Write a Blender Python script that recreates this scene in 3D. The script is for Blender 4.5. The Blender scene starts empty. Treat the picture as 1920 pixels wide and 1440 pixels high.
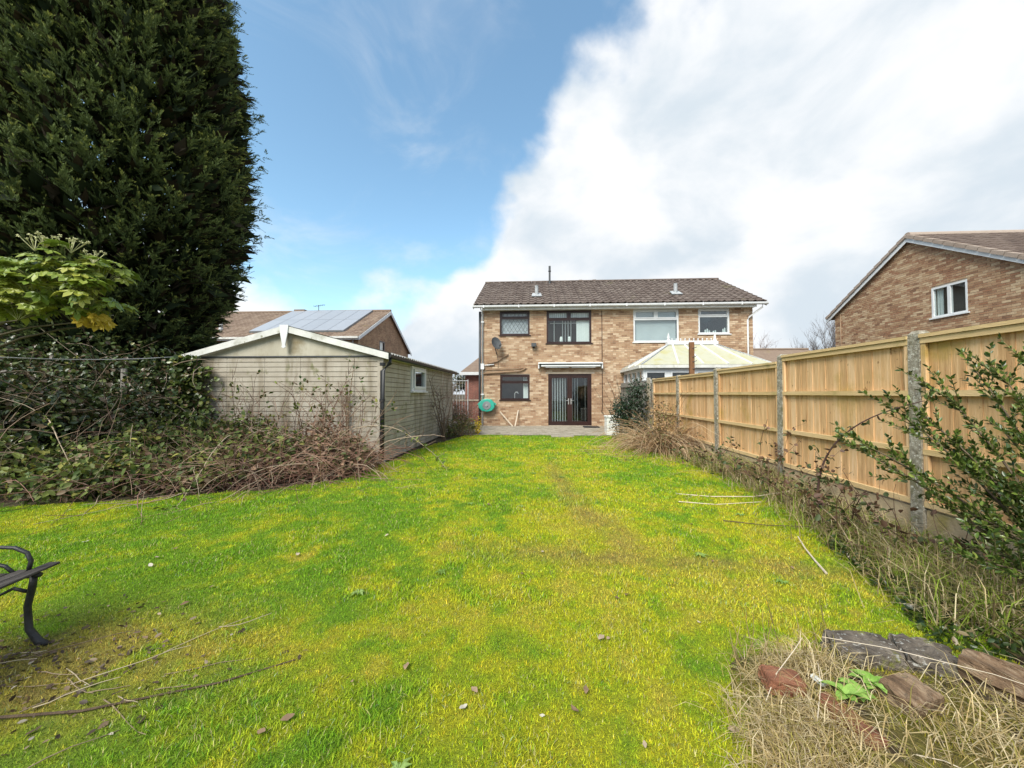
import bpy, bmesh, math, random
import numpy as np
from mathutils import Vector, Matrix

R = math.radians
SC = bpy.context.scene
COL = SC.collection
random.seed(7)
rng = np.random.default_rng(7)

# ------------------------------------------------------------------ camera
cd = bpy.data.cameras.new('camera')
cd.sensor_width = 36.0
cd.lens = 700.0 / 1920.0 * 36.0
cd.clip_start = 0.05
cd.clip_end = 2000
cam = bpy.data.objects.new('camera', cd)
COL.objects.link(cam)
cam.location = (0, 0, 1.36)
cam.rotation_euler = (R(90 + 1.47), 0, R(3.27))
SC.camera = cam

# ------------------------------------------------------------------ sky and sun
SUN_EL, SUN_AZ = 47.0, 207.0      # azimuth clockwise from +y: behind the camera, a little to the left
SKY_STRENGTH = 0.086
EXPOSURE = 1.85
SC.view_settings.view_transform = 'Standard'
SC.view_settings.look = 'None'
SC.view_settings.gamma = 1
SC.view_settings.exposure = EXPOSURE
try:
    SC.view_settings.use_curve_mapping = False
except Exception:
    pass
SC.cycles.use_denoising = True
SC.cycles.use_adaptive_sampling = False
SC.cycles.max_bounces = 6
SC.cycles.transparent_max_bounces = 12

W = bpy.data.worlds.new('World')
SC.world = W
W.use_nodes = True
wn, wl = W.node_tree.nodes, W.node_tree.links
wn.clear()


def N(tree, typ, **kw):
    n = tree.nodes.new(typ)
    for k, v in kw.items():
        setattr(n, k, v)
    return n


def build_world():
    t = W.node_tree
    out = N(t, 'ShaderNodeOutputWorld')
    bg = N(t, 'ShaderNodeBackground')
    bg.inputs['Strength'].default_value = SKY_STRENGTH
    sky = N(t, 'ShaderNodeTexSky', sky_type='NISHITA')
    sky.sun_disc = False
    sky.sun_elevation = R(SUN_EL)
    sky.sun_rotation = R(SUN_AZ)
    sky.air_density = 1.0
    sky.dust_density = 1.3
    sky.ozone_density = 1.6
    tc = N(t, 'ShaderNodeTexCoord')
    sep = N(t, 'ShaderNodeSeparateXYZ')
    wl.new(tc.outputs['Generated'], sep.inputs[0])

    def math_(op, a, b=None, c=None, clamp=False):
        m = N(t, 'ShaderNodeMath', operation=op, use_clamp=clamp)
        for i, v in enumerate((a, b, c)):
            if v is None:
                continue
            if isinstance(v, (int, float)):
                m.inputs[i].default_value = v
            else:
                wl.new(v, m.inputs[i])
        return m.outputs[0]

    # cloud coordinates: the view direction itself, so that clouds billow instead of streaking
    comb = N(t, 'ShaderNodeVectorMath', operation='MULTIPLY')
    wl.new(tc.outputs['Generated'], comb.inputs[0])
    comb.inputs[1].default_value = (1.0, 1.0, 1.45)

    def noise(scale, detail, rough, dist, off):
        mp = N(t, 'ShaderNodeMapping')
        mp.inputs['Location'].default_value = off
        wl.new(comb.outputs[0], mp.inputs['Vector'])
        n = N(t, 'ShaderNodeTexNoise')
        n.inputs['Scale'].default_value = scale
        n.inputs['Detail'].default_value = detail
        n.inputs['Roughness'].default_value = rough
        n.inputs['Distortion'].default_value = dist
        wl.new(mp.outputs[0], n.inputs['Vector'])
        return n.outputs['Fac']

    big = noise(2.6, 10, 0.50, 0.15, (3.1, 1.7, 0.4))
    med = noise(7.0, 9, 0.55, 0.25, (7.3, 2.2, 1.4))
    wsp = noise(3.4, 8, 0.58, 0.8, (0.4, 5.2, 2.4))

    def blob(az, el, inner, outer):
        a, e = R(az), R(el)
        d = (math.sin(a) * math.cos(e), math.cos(a) * math.cos(e), math.sin(e))
        dp = N(t, 'ShaderNodeVectorMath', operation='DOT_PRODUCT')
        nm = N(t, 'ShaderNodeVectorMath', operation='NORMALIZE')
        wl.new(tc.outputs['Generated'], nm.inputs[0])
        wl.new(nm.outputs[0], dp.inputs[0])
        dp.inputs[1].default_value = d
        mr = N(t, 'ShaderNodeMapRange', interpolation_type='SMOOTHSTEP')
        wl.new(dp.outputs['Value'], mr.inputs['Value'])
        mr.inputs['From Min'].default_value = math.cos(R(outer))
        mr.inputs['From Max'].default_value = math.cos(R(inner))
        return mr.outputs[0]

    f = math_('ADD', math_('MULTIPLY', math_('SUBTRACT', big, 0.5), 1.35), 0.5)
    f = math_('ADD', f, math_('MULTIPLY', blob(38, 14, 24, 58), 0.34))
    f = math_('ADD', f, math_('MULTIPLY', blob(6, 30, 3, 20), 0.20))
    f = math_('ADD', f, math_('MULTIPLY', blob(-28, 34, 6, 31), -0.34))
    f = math_('ADD', f, math_('MULTIPLY', blob(-6, 54, 5, 28), -0.34))
    hz = N(t, 'ShaderNodeMapRange', interpolation_type='SMOOTHSTEP')
    wl.new(sep.outputs['Z'], hz.inputs['Value'])
    hz.inputs['From Min'].default_value = 0.40
    hz.inputs['From Max'].default_value = 0.05
    f = math_('ADD', f, math_('MULTIPLY', hz.outputs[0], 0.42))
    f = math_('ADD', f, math_('MULTIPLY', math_('SUBTRACT', med, 0.5), 0.22))
    msk = N(t, 'ShaderNodeMapRange', interpolation_type='SMOOTHSTEP')
    wl.new(f, msk.inputs['Value'])
    msk.inputs['From Min'].default_value = 0.44
    msk.inputs['From Max'].default_value = 0.66
    wm = N(t, 'ShaderNodeMapRange', interpolation_type='SMOOTHSTEP')
    wl.new(math_('ADD', wsp, math_('MULTIPLY', hz.outputs[0], 0.15)), wm.inputs['Value'])
    wm.inputs['From Min'].default_value = 0.50
    wm.inputs['From Max'].default_value = 0.82
    mskf = math_('MAXIMUM', msk.outputs[0], math_('MULTIPLY', wm.outputs[0], 0.4))
    ramp = N(t, 'ShaderNodeMapRange', interpolation_type='SMOOTHSTEP')
    sh = noise(3.4, 7, 0.52, 0.2, (1.2, 9.4, 3.0))
    wl.new(math_('ADD', sh, math_('MULTIPLY', math_('SUBTRACT', sep.outputs['Z'], 0.35), 0.12)), ramp.inputs['Value'])
    ramp.inputs['From Min'].default_value = 0.34
    ramp.inputs['From Max'].default_value = 0.62
    cl = N(t, 'ShaderNodeMix', data_type='RGBA')
    wl.new(ramp.outputs[0], cl.inputs['Factor'])
    K = 1.0 / (SKY_STRENGTH * 2 ** EXPOSURE)
    cl.inputs['A'].default_value = (0.72 * K, 0.81 * K, 0.89 * K, 1)
    cl.inputs['B'].default_value = (1.06 * K, 1.065 * K, 1.075 * K, 1)
    # clear sky: Nishita tinted a little deeper
    tint = N(t, 'ShaderNodeMix', data_type='RGBA', blend_type='MULTIPLY')
    tint.inputs['Factor'].default_value = 1.0
    wl.new(sky.outputs[0], tint.inputs['A'])
    tint.inputs['B'].default_value = (0.86, 1.0, 0.90, 1)
    mx = N(t, 'ShaderNodeMix', data_type='RGBA')
    wl.new(mskf, mx.inputs['Factor'])
    wl.new(tint.outputs['Result'], mx.inputs['A'])
    wl.new(cl.outputs['Result'], mx.inputs['B'])
    wl.new(mx.outputs['Result'], bg.inputs['Color'])
    wl.new(bg.outputs[0], out.inputs[0])


build_world()

sd = bpy.data.lights.new('sun', 'SUN')
sd.energy = 1.45
sd.angle = R(28)
sd.color = (1.0, 0.95, 0.86)
sun = bpy.data.objects.new('sun', sd)
COL.objects.link(sun)
_a, _e = R(SUN_AZ), R(SUN_EL)
sdir = Vector((math.sin(_a) * math.cos(_e), math.cos(_a) * math.cos(_e), math.sin(_e)))
sun.rotation_euler = sdir.to_track_quat('Z', 'Y').to_euler()
sun.location = sdir * 60


# ------------------------------------------------------------------ materials
def mat(name, stops, scale=6.0, detail=6, rough=0.8, bump=0.0, bscale=40.0, coord='pos', rand=None, rw=0.5,
        stretch=(1, 1, 1), stain=None, stain_scale=1.2, stain_rng=(0.55, 0.75), spec=0.3, attr=None, transl=0.0,
        metal=0.0, stain_stretch=(1, 1, 1), val=0.0, spots=None):
    m = bpy.data.materials.new(name)
    m.use_nodes = True
    t = m.node_tree
    nd, lk = t.nodes, t.links
    b = nd['Principled BSDF']
    b.inputs['Roughness'].default_value = rough
    b.inputs['Specular IOR Level'].default_value = spec
    b.inputs['Metallic'].default_value = metal
    if coord == 'pos':
        src = N(t, 'ShaderNodeNewGeometry').outputs['Position']
    else:
        src = N(t, 'ShaderNodeTexCoord').outputs['Object']

    def mapped(st):
        mp = N(t, 'ShaderNodeMapping')
        mp.inputs['Scale'].default_value = st
        lk.new(src, mp.inputs['Vector'])
        return mp.outputs[0]

    def noise(sc, st, det=detail):
        n = N(t, 'ShaderNodeTexNoise')
        n.inputs['Scale'].default_value = sc
        n.inputs['Detail'].default_value = det
        n.inputs['Roughness'].default_value = 0.6
        lk.new(mapped(st), n.inputs['Vector'])
        return n.outputs['Fac']

    nf = noise(scale, stretch)
    con = N(t, 'ShaderNodeMapRange')
    con.inputs['From Min'].default_value = 0.28
    con.inputs['From Max'].default_value = 0.72
    lk.new(nf, con.inputs['Value'])
    fac = con.outputs[0]
    if rand:
        rv = N(t, 'ShaderNodeObjectInfo').outputs['Random'] if rand == 'obj' else \
            N(t, 'ShaderNodeNewGeometry').outputs['Random Per Island']
        mx = N(t, 'ShaderNodeMix', data_type='FLOAT')
        mx.inputs['Factor'].default_value = rw
        lk.new(fac, mx.inputs['A'])
        lk.new(rv, mx.inputs['B'])
        fac = mx.outputs['Result']
    if attr:
        a = N(t, 'ShaderNodeAttribute')
        a.attribute_name = attr
        colr = a.outputs['Color']
        hv = N(t, 'ShaderNodeMapRange')
        hv.inputs['To Min'].default_value = 1 - val
        hv.inputs['To Max'].default_value = 1 + val
        lk.new(fac, hv.inputs['Value'])
        mm = N(t, 'ShaderNodeVectorMath', operation='SCALE')
        lk.new(colr, mm.inputs[0])
        lk.new(hv.outputs[0], mm.inputs['Scale'])
        colr = mm.outputs[0]
    else:
        rp = N(t, 'ShaderNodeValToRGB')
        el = rp.color_ramp.elements
        n_ = len(stops)
        while len(el) < n_:
            el.new(0.5)
        for i, c in enumerate(stops):
            el[i].position = i / max(1, n_ - 1)
            el[i].color = (c[0], c[1], c[2], 1)
        lk.new(fac, rp.inputs[0])
        colr = rp.outputs[0]
    if stain:
        sf = noise(stain_scale, stain_stretch, 7)
        mr = N(t, 'ShaderNodeMapRange', interpolation_type='SMOOTHSTEP')
        mr.inputs['From Min'].default_value = stain_rng[0]
        mr.inputs['From Max'].default_value = stain_rng[1]
        lk.new(sf, mr.inputs['Value'])
        mx = N(t, 'ShaderNodeMix', data_type='RGBA')
        lk.new(mr.outputs[0], mx.inputs['Factor'])
        lk.new(colr, mx.inputs['A'])
        mx.inputs['B'].default_value = (*stain, 1)
        colr = mx.outputs['Result']
    if spots:        # (colour, scale, low, high, stretch): knots, lichen, dirt specks
        sf = noise(spots[1], spots[4], 3)
        mr = N(t, 'ShaderNodeMapRange', interpolation_type='SMOOTHSTEP')
        mr.inputs['From Min'].default_value = spots[2]
        mr.inputs['From Max'].default_value = spots[3]
        lk.new(sf, mr.inputs['Value'])
        mx = N(t, 'ShaderNodeMix', data_type='RGBA')
        lk.new(mr.outputs[0], mx.inputs['Factor'])
        lk.new(colr, mx.inputs['A'])
        mx.inputs['B'].default_value = (*spots[0], 1)
        colr = mx.outputs['Result']
    lk.new(colr, b.inputs['Base Color'])
    if bump:
        bn = noise(bscale, stretch, 8)
        bp = N(t, 'ShaderNodeBump')
        bp.inputs['Strength'].default_value = bump
        bp.inputs['Distance'].default_value = 0.02
        lk.new(bn, bp.inputs['Height'])
        lk.new(bp.outputs[0], b.inputs['Normal'])
    if transl:
        tr = N(t, 'ShaderNodeBsdfTranslucent')
        lk.new(colr, tr.inputs['Color'])
        ms = N(t, 'ShaderNodeMixShader')
        ms.inputs[0].default_value = transl
        out = nd['Material Output']
        lk.new(b.outputs[0], ms.inputs[1])
        lk.new(tr.outputs[0], ms.inputs[2])
        lk.new(ms.outputs[0], out.inputs[0])
    return m


def glass_mat(name, tint=(0.9, 0.95, 0.95), refl=0.06):
    m = bpy.data.materials.new(name)
    m.use_nodes = True
    t = m.node_tree
    t.nodes.clear()
    out = N(t, 'ShaderNodeOutputMaterial')
    tr = N(t, 'ShaderNodeBsdfTransparent')
    tr.inputs[0].default_value = (*tint, 1)
    gl = N(t, 'ShaderNodeBsdfGlossy')
    gl.inputs['Roughness'].default_value = 0.02
    g = N(t, 'ShaderNodeNewGeometry')
    dt = N(t, 'ShaderNodeVectorMath', operation='DOT_PRODUCT')
    t.links.new(g.outputs['Incoming'], dt.inputs[0])
    t.links.new(g.outputs['Normal'], dt.inputs[1])

    def mt(op, x, y):
        m_ = N(t, 'ShaderNodeMath', operation=op)
        for i, v in enumerate((x, y)):
            if isinstance(v, (int, float)):
                m_.inputs[i].default_value = v
            else:
                t.links.new(v, m_.inputs[i])
        return m_
    c_ = mt('ABSOLUTE', dt.outputs['Value'], 0)
    p5 = mt('POWER', mt('SUBTRACT', 1.0, c_.outputs[0]).outputs[0], 5.0)
    ad = mt('ADD', mt('MULTIPLY', p5.outputs[0], 0.9).outputs[0], 0.04 + refl)
    ms = N(t, 'ShaderNodeMixShader')
    t.links.new(ad.outputs[0], ms.inputs[0])
    t.links.new(tr.outputs[0], ms.inputs[1])
    t.links.new(gl.outputs[0], ms.inputs[2])
    t.links.new(ms.outputs[0], out.inputs[0])
    return m


def far_brick_mat(name, axis, cols, mortar):
    m = bpy.data.materials.new(name)
    m.use_nodes = True
    t = m.node_tree
    b = t.nodes['Principled BSDF']
    b.inputs['Roughness'].default_value = 0.9
    g = N(t, 'ShaderNodeNewGeometry')
    s = N(t, 'ShaderNodeSeparateXYZ')
    t.links.new(g.outputs['Position'], s.inputs[0])
    c = N(t, 'ShaderNodeCombineXYZ')
    t.links.new(s.outputs[axis], c.inputs[0])
    t.links.new(s.outputs['Z'], c.inputs[1])
    br = N(t, 'ShaderNodeTexBrick')
    br.inputs['Scale'].default_value = 1.0
    br.inputs['Brick Width'].default_value = 0.225
    br.inputs['Row Height'].default_value = 0.075
    br.inputs['Mortar Size'].default_value = 0.006
    br.inputs['Color1'].default_value = (*cols[0], 1)
    br.inputs['Color2'].default_value = (*cols[1], 1)
    br.inputs['Mortar'].default_value = (*mortar, 1)
    t.links.new(c.outputs[0], br.inputs['Vector'])
    nz = N(t, 'ShaderNodeTexNoise')
    nz.inputs['Scale'].default_value = 1.7
    nz.inputs['Detail'].default_value = 8
    t.links.new(g.outputs['Position'], nz.inputs['Vector'])
    mr = N(t, 'ShaderNodeMapRange')
    mr.inputs['From Min'].default_value = 0.3
    mr.inputs['From Max'].default_value = 0.7
    mr.inputs['To Min'].default_value = 0.75
    mr.inputs['To Max'].default_value = 1.2
    t.links.new(nz.outputs['Fac'], mr.inputs['Value'])
    sc_ = N(t, 'ShaderNodeVectorMath', operation='SCALE')
    t.links.new(br.outputs['Color'], sc_.inputs[0])
    t.links.new(mr.outputs[0], sc_.inputs['Scale'])
    t.links.new(sc_.outputs[0], b.inputs['Base Color'])
    return m


M = {}
M['brick'] = mat('buff_brick', [(.18, .105, .065), (.33, .205, .125), (.44, .305, .195), (.35, .22, .135), (.56, .43, .30), (.41, .275, .17)], scale=9, rough=.92,
                 bump=.5, bscale=70, rand='island', rw=.82, stain=(.2, .13, .075), stain_scale=1.1, stain_rng=(.6, .82))
M['brick_far'] = mat('mixed_brown_brick', [(.15, .08, .05), (.31, .18, .105), (.42, .28, .165), (.28, .14, .08), (.52, .39, .25), (.36, .22, .13)],
                     scale=6, rough=.92, bump=.5, bscale=60, rand='island', rw=.82, stain=(.25, .11, .065), stain_scale=.8,
                     stain_rng=(.56, .8))
M['mortar'] = mat('mortar', [(.36, .3, .235), (.46, .39, .31)], scale=14, rough=.95, bump=.3)
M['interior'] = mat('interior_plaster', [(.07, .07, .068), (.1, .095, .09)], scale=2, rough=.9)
M['tile'] = mat('roof_tile', [(.07, .05, .042), (.12, .092, .078), (.17, .14, .12)], scale=5, rough=.9, bump=.4, bscale=60,
                rand='obj', rw=.45, stain=(.14, .13, .06), stain_scale=.9, stain_rng=(.6, .8))
M['tile_far'] = mat('roof_tile_far', [(.11, .075, .055), (.19, .135, .1), (.25, .19, .14)], scale=4, rough=.9, bump=.3,
                    rand='island', rw=.55, stain=(.19, .15, .06), stain_scale=.8, stain_rng=(.6, .8))
M['tile_dark'] = mat('dark_roof_tile', [(.06, .042, .035), (.11, .08, .065), (.15, .115, .095)], scale=4, rough=.9, bump=.3, rand='island', rw=.5)
M['verge'] = mat('verge_tile', [(.26, .2, .16), (.36, .29, .24)], scale=8, rough=.9, bump=.3, rand='obj', rw=.5)
M['white'] = mat('white_upvc', [(.58, .59, .6), (.68, .69, .69)], scale=3, rough=.45, stain=(.5, .49, .44), stain_scale=2.2,
                 stain_rng=(.6, .85))
M['white_dirty'] = mat('weathered_white_paint', [(.5, .5, .47), (.66, .65, .62)], scale=5, rough=.7, stain=(.36, .35, .29),
                       stain_scale=3, stain_rng=(.5, .75), bump=.1, spots=((.24, .23, .16), 11.0, .64, .74, (1, 1, 1)))
M['brown'] = mat('dark_brown_upvc', [(.022, .009, .008), (.038, .016, .013)], scale=3, rough=.35, spec=.4)
M['black'] = mat('black_plastic', [(.012, .013, .015), (.03, .03, .033)], scale=6, rough=.45, spec=.4)
M['iron'] = mat('black_cast_iron', [(.010, .011, .013), (.028, .028, .03)], scale=14, rough=.5, bump=.25, bscale=60, spec=.4)
M['glass'] = glass_mat('window_glass', (.94, .97, .97), .02)
M['glass_bright'] = glass_mat('bright_window_glass', (.92, .96, .96), .07)
M['blind'] = mat('blind_fabric', [(.7, .74, .72), (.84, .87, .85)], scale=8, rough=.85, rand='island', rw=.6, transl=.2)
M['roller'] = mat('roller_blind', [(.44, .46, .47), (.52, .54, .55)], scale=2, rough=.9)
M['net'] = mat('patterned_net', [(.35, .37, .4), (.62, .65, .68)], scale=14, rough=.9)
M['lead'] = mat('lead_strip', [(.05, .05, .055), (.1, .1, .11)], scale=9, rough=.6)
M['metal'] = mat('brushed_handle', [(.6, .6, .58), (.75, .75, .73)], scale=8, rough=.3, metal=.8)
M['lead_flash'] = mat('lead_flashing', [(.28, .3, .31), (.42, .43, .44)], scale=10, rough=.7)
M['concrete_panel'] = mat('concrete_panel', [(.27, .235, .185), (.37, .33, .27), (.44, .405, .34)], scale=2.6, rough=.95, bump=.35,
                          bscale=90, rand='obj', rw=.28, stain=(.19, .155, .105), stain_scale=1.8, stain_rng=(.47, .72),
                          stain_stretch=(1.8, 1.8, .3), spots=((.2, .19, .11), 5.0, .58, .72, (1, 1, .6)))
M['panel_groove'] = mat('panel_groove', [(.19, .16, .125), (.25, .22, .175)], scale=6, rough=.95)
M['gable_board'] = mat('stained_gable_board', [(.34, .31, .24), (.47, .44, .36)], scale=4, rough=.9, bump=.2, stain=(.21, .17, .1),
                       stain_scale=2.4, stain_rng=(.48, .75), stretch=(1, 1, .3))
M['corrugated'] = mat('fibre_cement', [(.2, .19, .18), (.32, .31, .29)], scale=5, rough=.95, bump=.4, stain=(.1, .1, .06),
                      stain_scale=3, stain_rng=(.5, .7))
M['fence_board'] = mat('fence_board', [(.37, .20, .085), (.63, .395, .195), (.78, .555, .34)], scale=7, rough=.85, bump=.4, bscale=30,
                       stretch=(5, 5, .3), rand='obj', rw=.4, stain=(.42, .28, .08), stain_scale=2.1, stain_rng=(.52, .76), spots=((.24, .13, .05), 9.0, .66, .74, (1, 1.6, 1)))
M['fence_rail'] = mat('fence_rail', [(.52, .36, .16), (.67, .49, .27)], scale=4, rough=.85, bump=.25, bscale=30, stretch=(4, .4, 4),
                      stain=(.3, .25, .09), stain_scale=2.5, stain_rng=(.55, .8), rand='obj', rw=.3)
M['post'] = mat('concrete_post', [(.13, .11, .08), (.29, .26, .2), (.48, .45, .38)], scale=26, rough=.97, bump=.8, bscale=80,
                stain=(.13, .125, .05), stain_scale=4, stain_rng=(.52, .72), spots=((.62, .6, .52), 34.0, .60, .68, (1, 1, 1)))
M['gravel_board'] = mat('mossy_gravel_board', [(.36, .27, .16), (.5, .4, .26)], scale=8, rough=.97, bump=.5, stain=(.3, .25, .07),
                        stain_scale=3, stain_rng=(.5, .75))
M['old_wood'] = mat('grey_weathered_wood', [(.15, .14, .12), (.27, .255, .23)], scale=6, rough=.95, bump=.5, stretch=(5, 5, .5),
                    stain=(.1, .11, .06), stain_scale=2.2, rand='obj', rw=.3)
M['brown_post'] = mat('brown_timber', [(.13, .06, .028), (.24, .12, .055)], scale=8, rough=.85, bump=.4, stretch=(5, 5, .5))
M['bench_wood'] = mat('bench_wood', [(.022, .02, .019), (.055, .048, .044), (.11, .098, .09)], scale=10, rough=.95, bump=.7, bscale=40,
                      stretch=(5, .5, 5), rand='obj', rw=.25)
M['batten'] = mat('bare_batten', [(.46, .38, .28), (.58, .5, .4)], scale=9, rough=.9, bump=.2)
M['teal'] = mat('teal_plastic', [(.02, .30, .22), (.04, .40, .30)], scale=4, rough=.45, spec=.45)
M['grey_plastic'] = mat('grey_plastic', [(.16, .18, .19), (.24, .26, .27)], scale=5, rough=.5)
M['dark_grey'] = mat('dark_grey_metal', [(.05, .055, .06), (.09, .095, .1)], scale=7, rough=.55)
M['awning_cloth'] = mat('folded_awning_cloth', [(.10, .13, .12), (.2, .22, .2)], scale=12, rough=.9)
M['paver'] = mat('patio_paver', [(.2, .175, .14), (.3, .265, .21), (.38, .34, .28)], scale=7, rough=.95, bump=.4, rand='island',
                 rw=.5, stain=(.12, .12, .05), stain_scale=2, stain_rng=(.55, .75))
M['joint'] = mat('sand_joint', [(.07, .065, .045), (.11, .1, .06)], scale=9, rough=.97)
M['poly'] = mat('algae_polycarbonate', [(.35, .345, .23), (.41, .40, .3), (.38, .35, .17)], scale=2.2, rough=.4, stain=(.36, .32, .08),
                stain_scale=1.5, stain_rng=(.5, .75), spec=.5)
M['solar'] = mat('solar_glass', [(.26, .27, .29), (.31, .32, .34)], scale=3, rough=.35, spec=.8, rand='obj', rw=.5)  # pale sky reflection painted into the base colour of the panels
M['pipe_brown'] = mat('brown_pipe', [(.2, .13, .08), (.28, .19, .12)], scale=6, rough=.6)
M['soil'] = mat('soil', [(.04, .028, .018), (.075, .055, .034), (.11, .085, .05)], scale=5, rough=.98, bump=.9, bscale=30,
                stain=(.055, .065, .022), stain_scale=.7, stain_rng=(.5, .7))
M['tarmac'] = mat('driveway', [(.12, .12, .12), (.19, .185, .18)], scale=12, rough=.95, bump=.3)
M['lawn'] = mat('lawn_turf', None, scale=55, rough=.97, bump=1.0, bscale=120, attr='Col', val=.42)
M['grass'] = mat('grass_blade', None, scale=30, rough=.75, attr='Col', val=.28, transl=.3, rand='island', rw=.8)
M['moss_clump'] = mat('moss_clump', None, scale=60, rough=.95, attr='Col', val=.3, bump=.8, bscale=150)
M['leaf'] = mat('leaf_attr', None, scale=4, rough=.55, attr='Col', val=.3, transl=.22, rand='island', rw=.8, spec=.35)
M['gloss_leaf'] = mat('gloss_leaf', None, scale=4, rough=.33, attr='Col', val=.3, transl=.15, rand='island', rw=.8, spec=.5)
M['conifer'] = mat('conifer_spray', None, scale=1.4, rough=.8, attr='Col', val=.35, transl=.12, rand='island', rw=.5, spec=.2)
M['bark'] = mat('bark', [(.06, .04, .028), (.13, .09, .06)], scale=9, rough=.95, bump=.8, stretch=(2, 2, .5))
M['stem'] = mat('dry_stem', None, scale=9, rough=.85, attr='Col', val=.25, rand='island', rw=.6)
M['twig_grey'] = mat('bare_twig', [(.1, .085, .085), (.19, .165, .16)], scale=4, rough=.9)
M['wire'] = mat('pale_line', [(.36, .36, .36), (.46, .46, .46)], scale=4, rough=.7)
M['stone'] = mat('dark_walling_stone', [(.045, .036, .028), (.12, .1, .08), (.21, .18, .145)], scale=12, rough=.95, bump=1.0, bscale=45,
                 stain=(.16, .17, .025), stain_scale=9, stain_rng=(.56, .68), coord='obj', spots=((.34, .33, .3), 40.0, .6, .68, (1, 1, 1)))
M['redbrick'] = mat('broken_red_brick', [(.12, .05, .03), (.24, .10, .055), (.33, .17, .1)], scale=14, rough=.95, bump=1.0,
                    bscale=55, stain=(.15, .13, .04), stain_scale=7, stain_rng=(.55, .75))
M['log'] = mat('rotten_log', [(.06, .038, .022), (.19, .12, .07), (.36, .27, .18)], scale=9, rough=.95, bump=1.0, bscale=30,
               stretch=(4, .7, 4), coord='obj', stain=(.09, .095, .03), stain_scale=4, stain_rng=(.56, .76))
M['deadleaf'] = mat('dead_leaf', [(.11, .065, .035), (.28, .19, .12), (.46, .39, .30)], scale=12, rough=.85, rand='obj', rw=.8, transl=.1)
M['pale_leaf'] = mat('pale_leaf', [(.36, .33, .26), (.5, .46, .38)], scale=12, rough=.8, rand='obj', rw=.6)
M['fatsia'] = mat('fatsia_leaf', [(.05, .10, .012), (.15, .22, .025), (.28, .33, .05), (.34, .32, .045)], scale=2.5, rough=.4, rand='obj', rw=.6,
                  transl=.25, spec=.45)
M['fatsia_yellow'] = mat('fatsia_yellow_leaf', [(.42, .30, .02), (.5, .38, .04)], scale=8, rough=.5, transl=.25)
M['fatsia_flower'] = mat('fatsia_flower', [(.42, .42, .2), (.55, .53, .3)], scale=20, rough=.8)
M['foxglove'] = mat('soft_green_leaf', [(.15, .3, .04), (.25, .42, .08), (.33, .5, .13)], scale=18, rough=.7, transl=.25, bump=.4,
                    bscale=60)
M['white_box'] = mat('white_box', [(.6, .61, .58), (.72, .73, .7)], scale=4, rough=.6, stain=(.36, .38, .28), stain_scale=4)


# ------------------------------------------------------------------ mesh helpers
WL = {}            # world translation of every parent


def link(o, parent=None):
    COL.objects.link(o)
    if parent is not None:
        o.parent = parent
    return o


def tag(o, label=None, cat=None, group=None, kind=None):
    if label:
        o['label'] = label
    if cat:
        o['category'] = cat
    if group:
        o['group'] = group
    if kind:
        o['kind'] = kind
    return o


def thing(name, label, cat, loc=(0, 0, 0), group=None):
    o = bpy.data.objects.new(name, None)
    o.empty_display_size = 0.2
    COL.objects.link(o)
    o.location = loc
    WL[o.name] = Vector(loc)
    return tag(o, label, cat, group)


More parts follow.
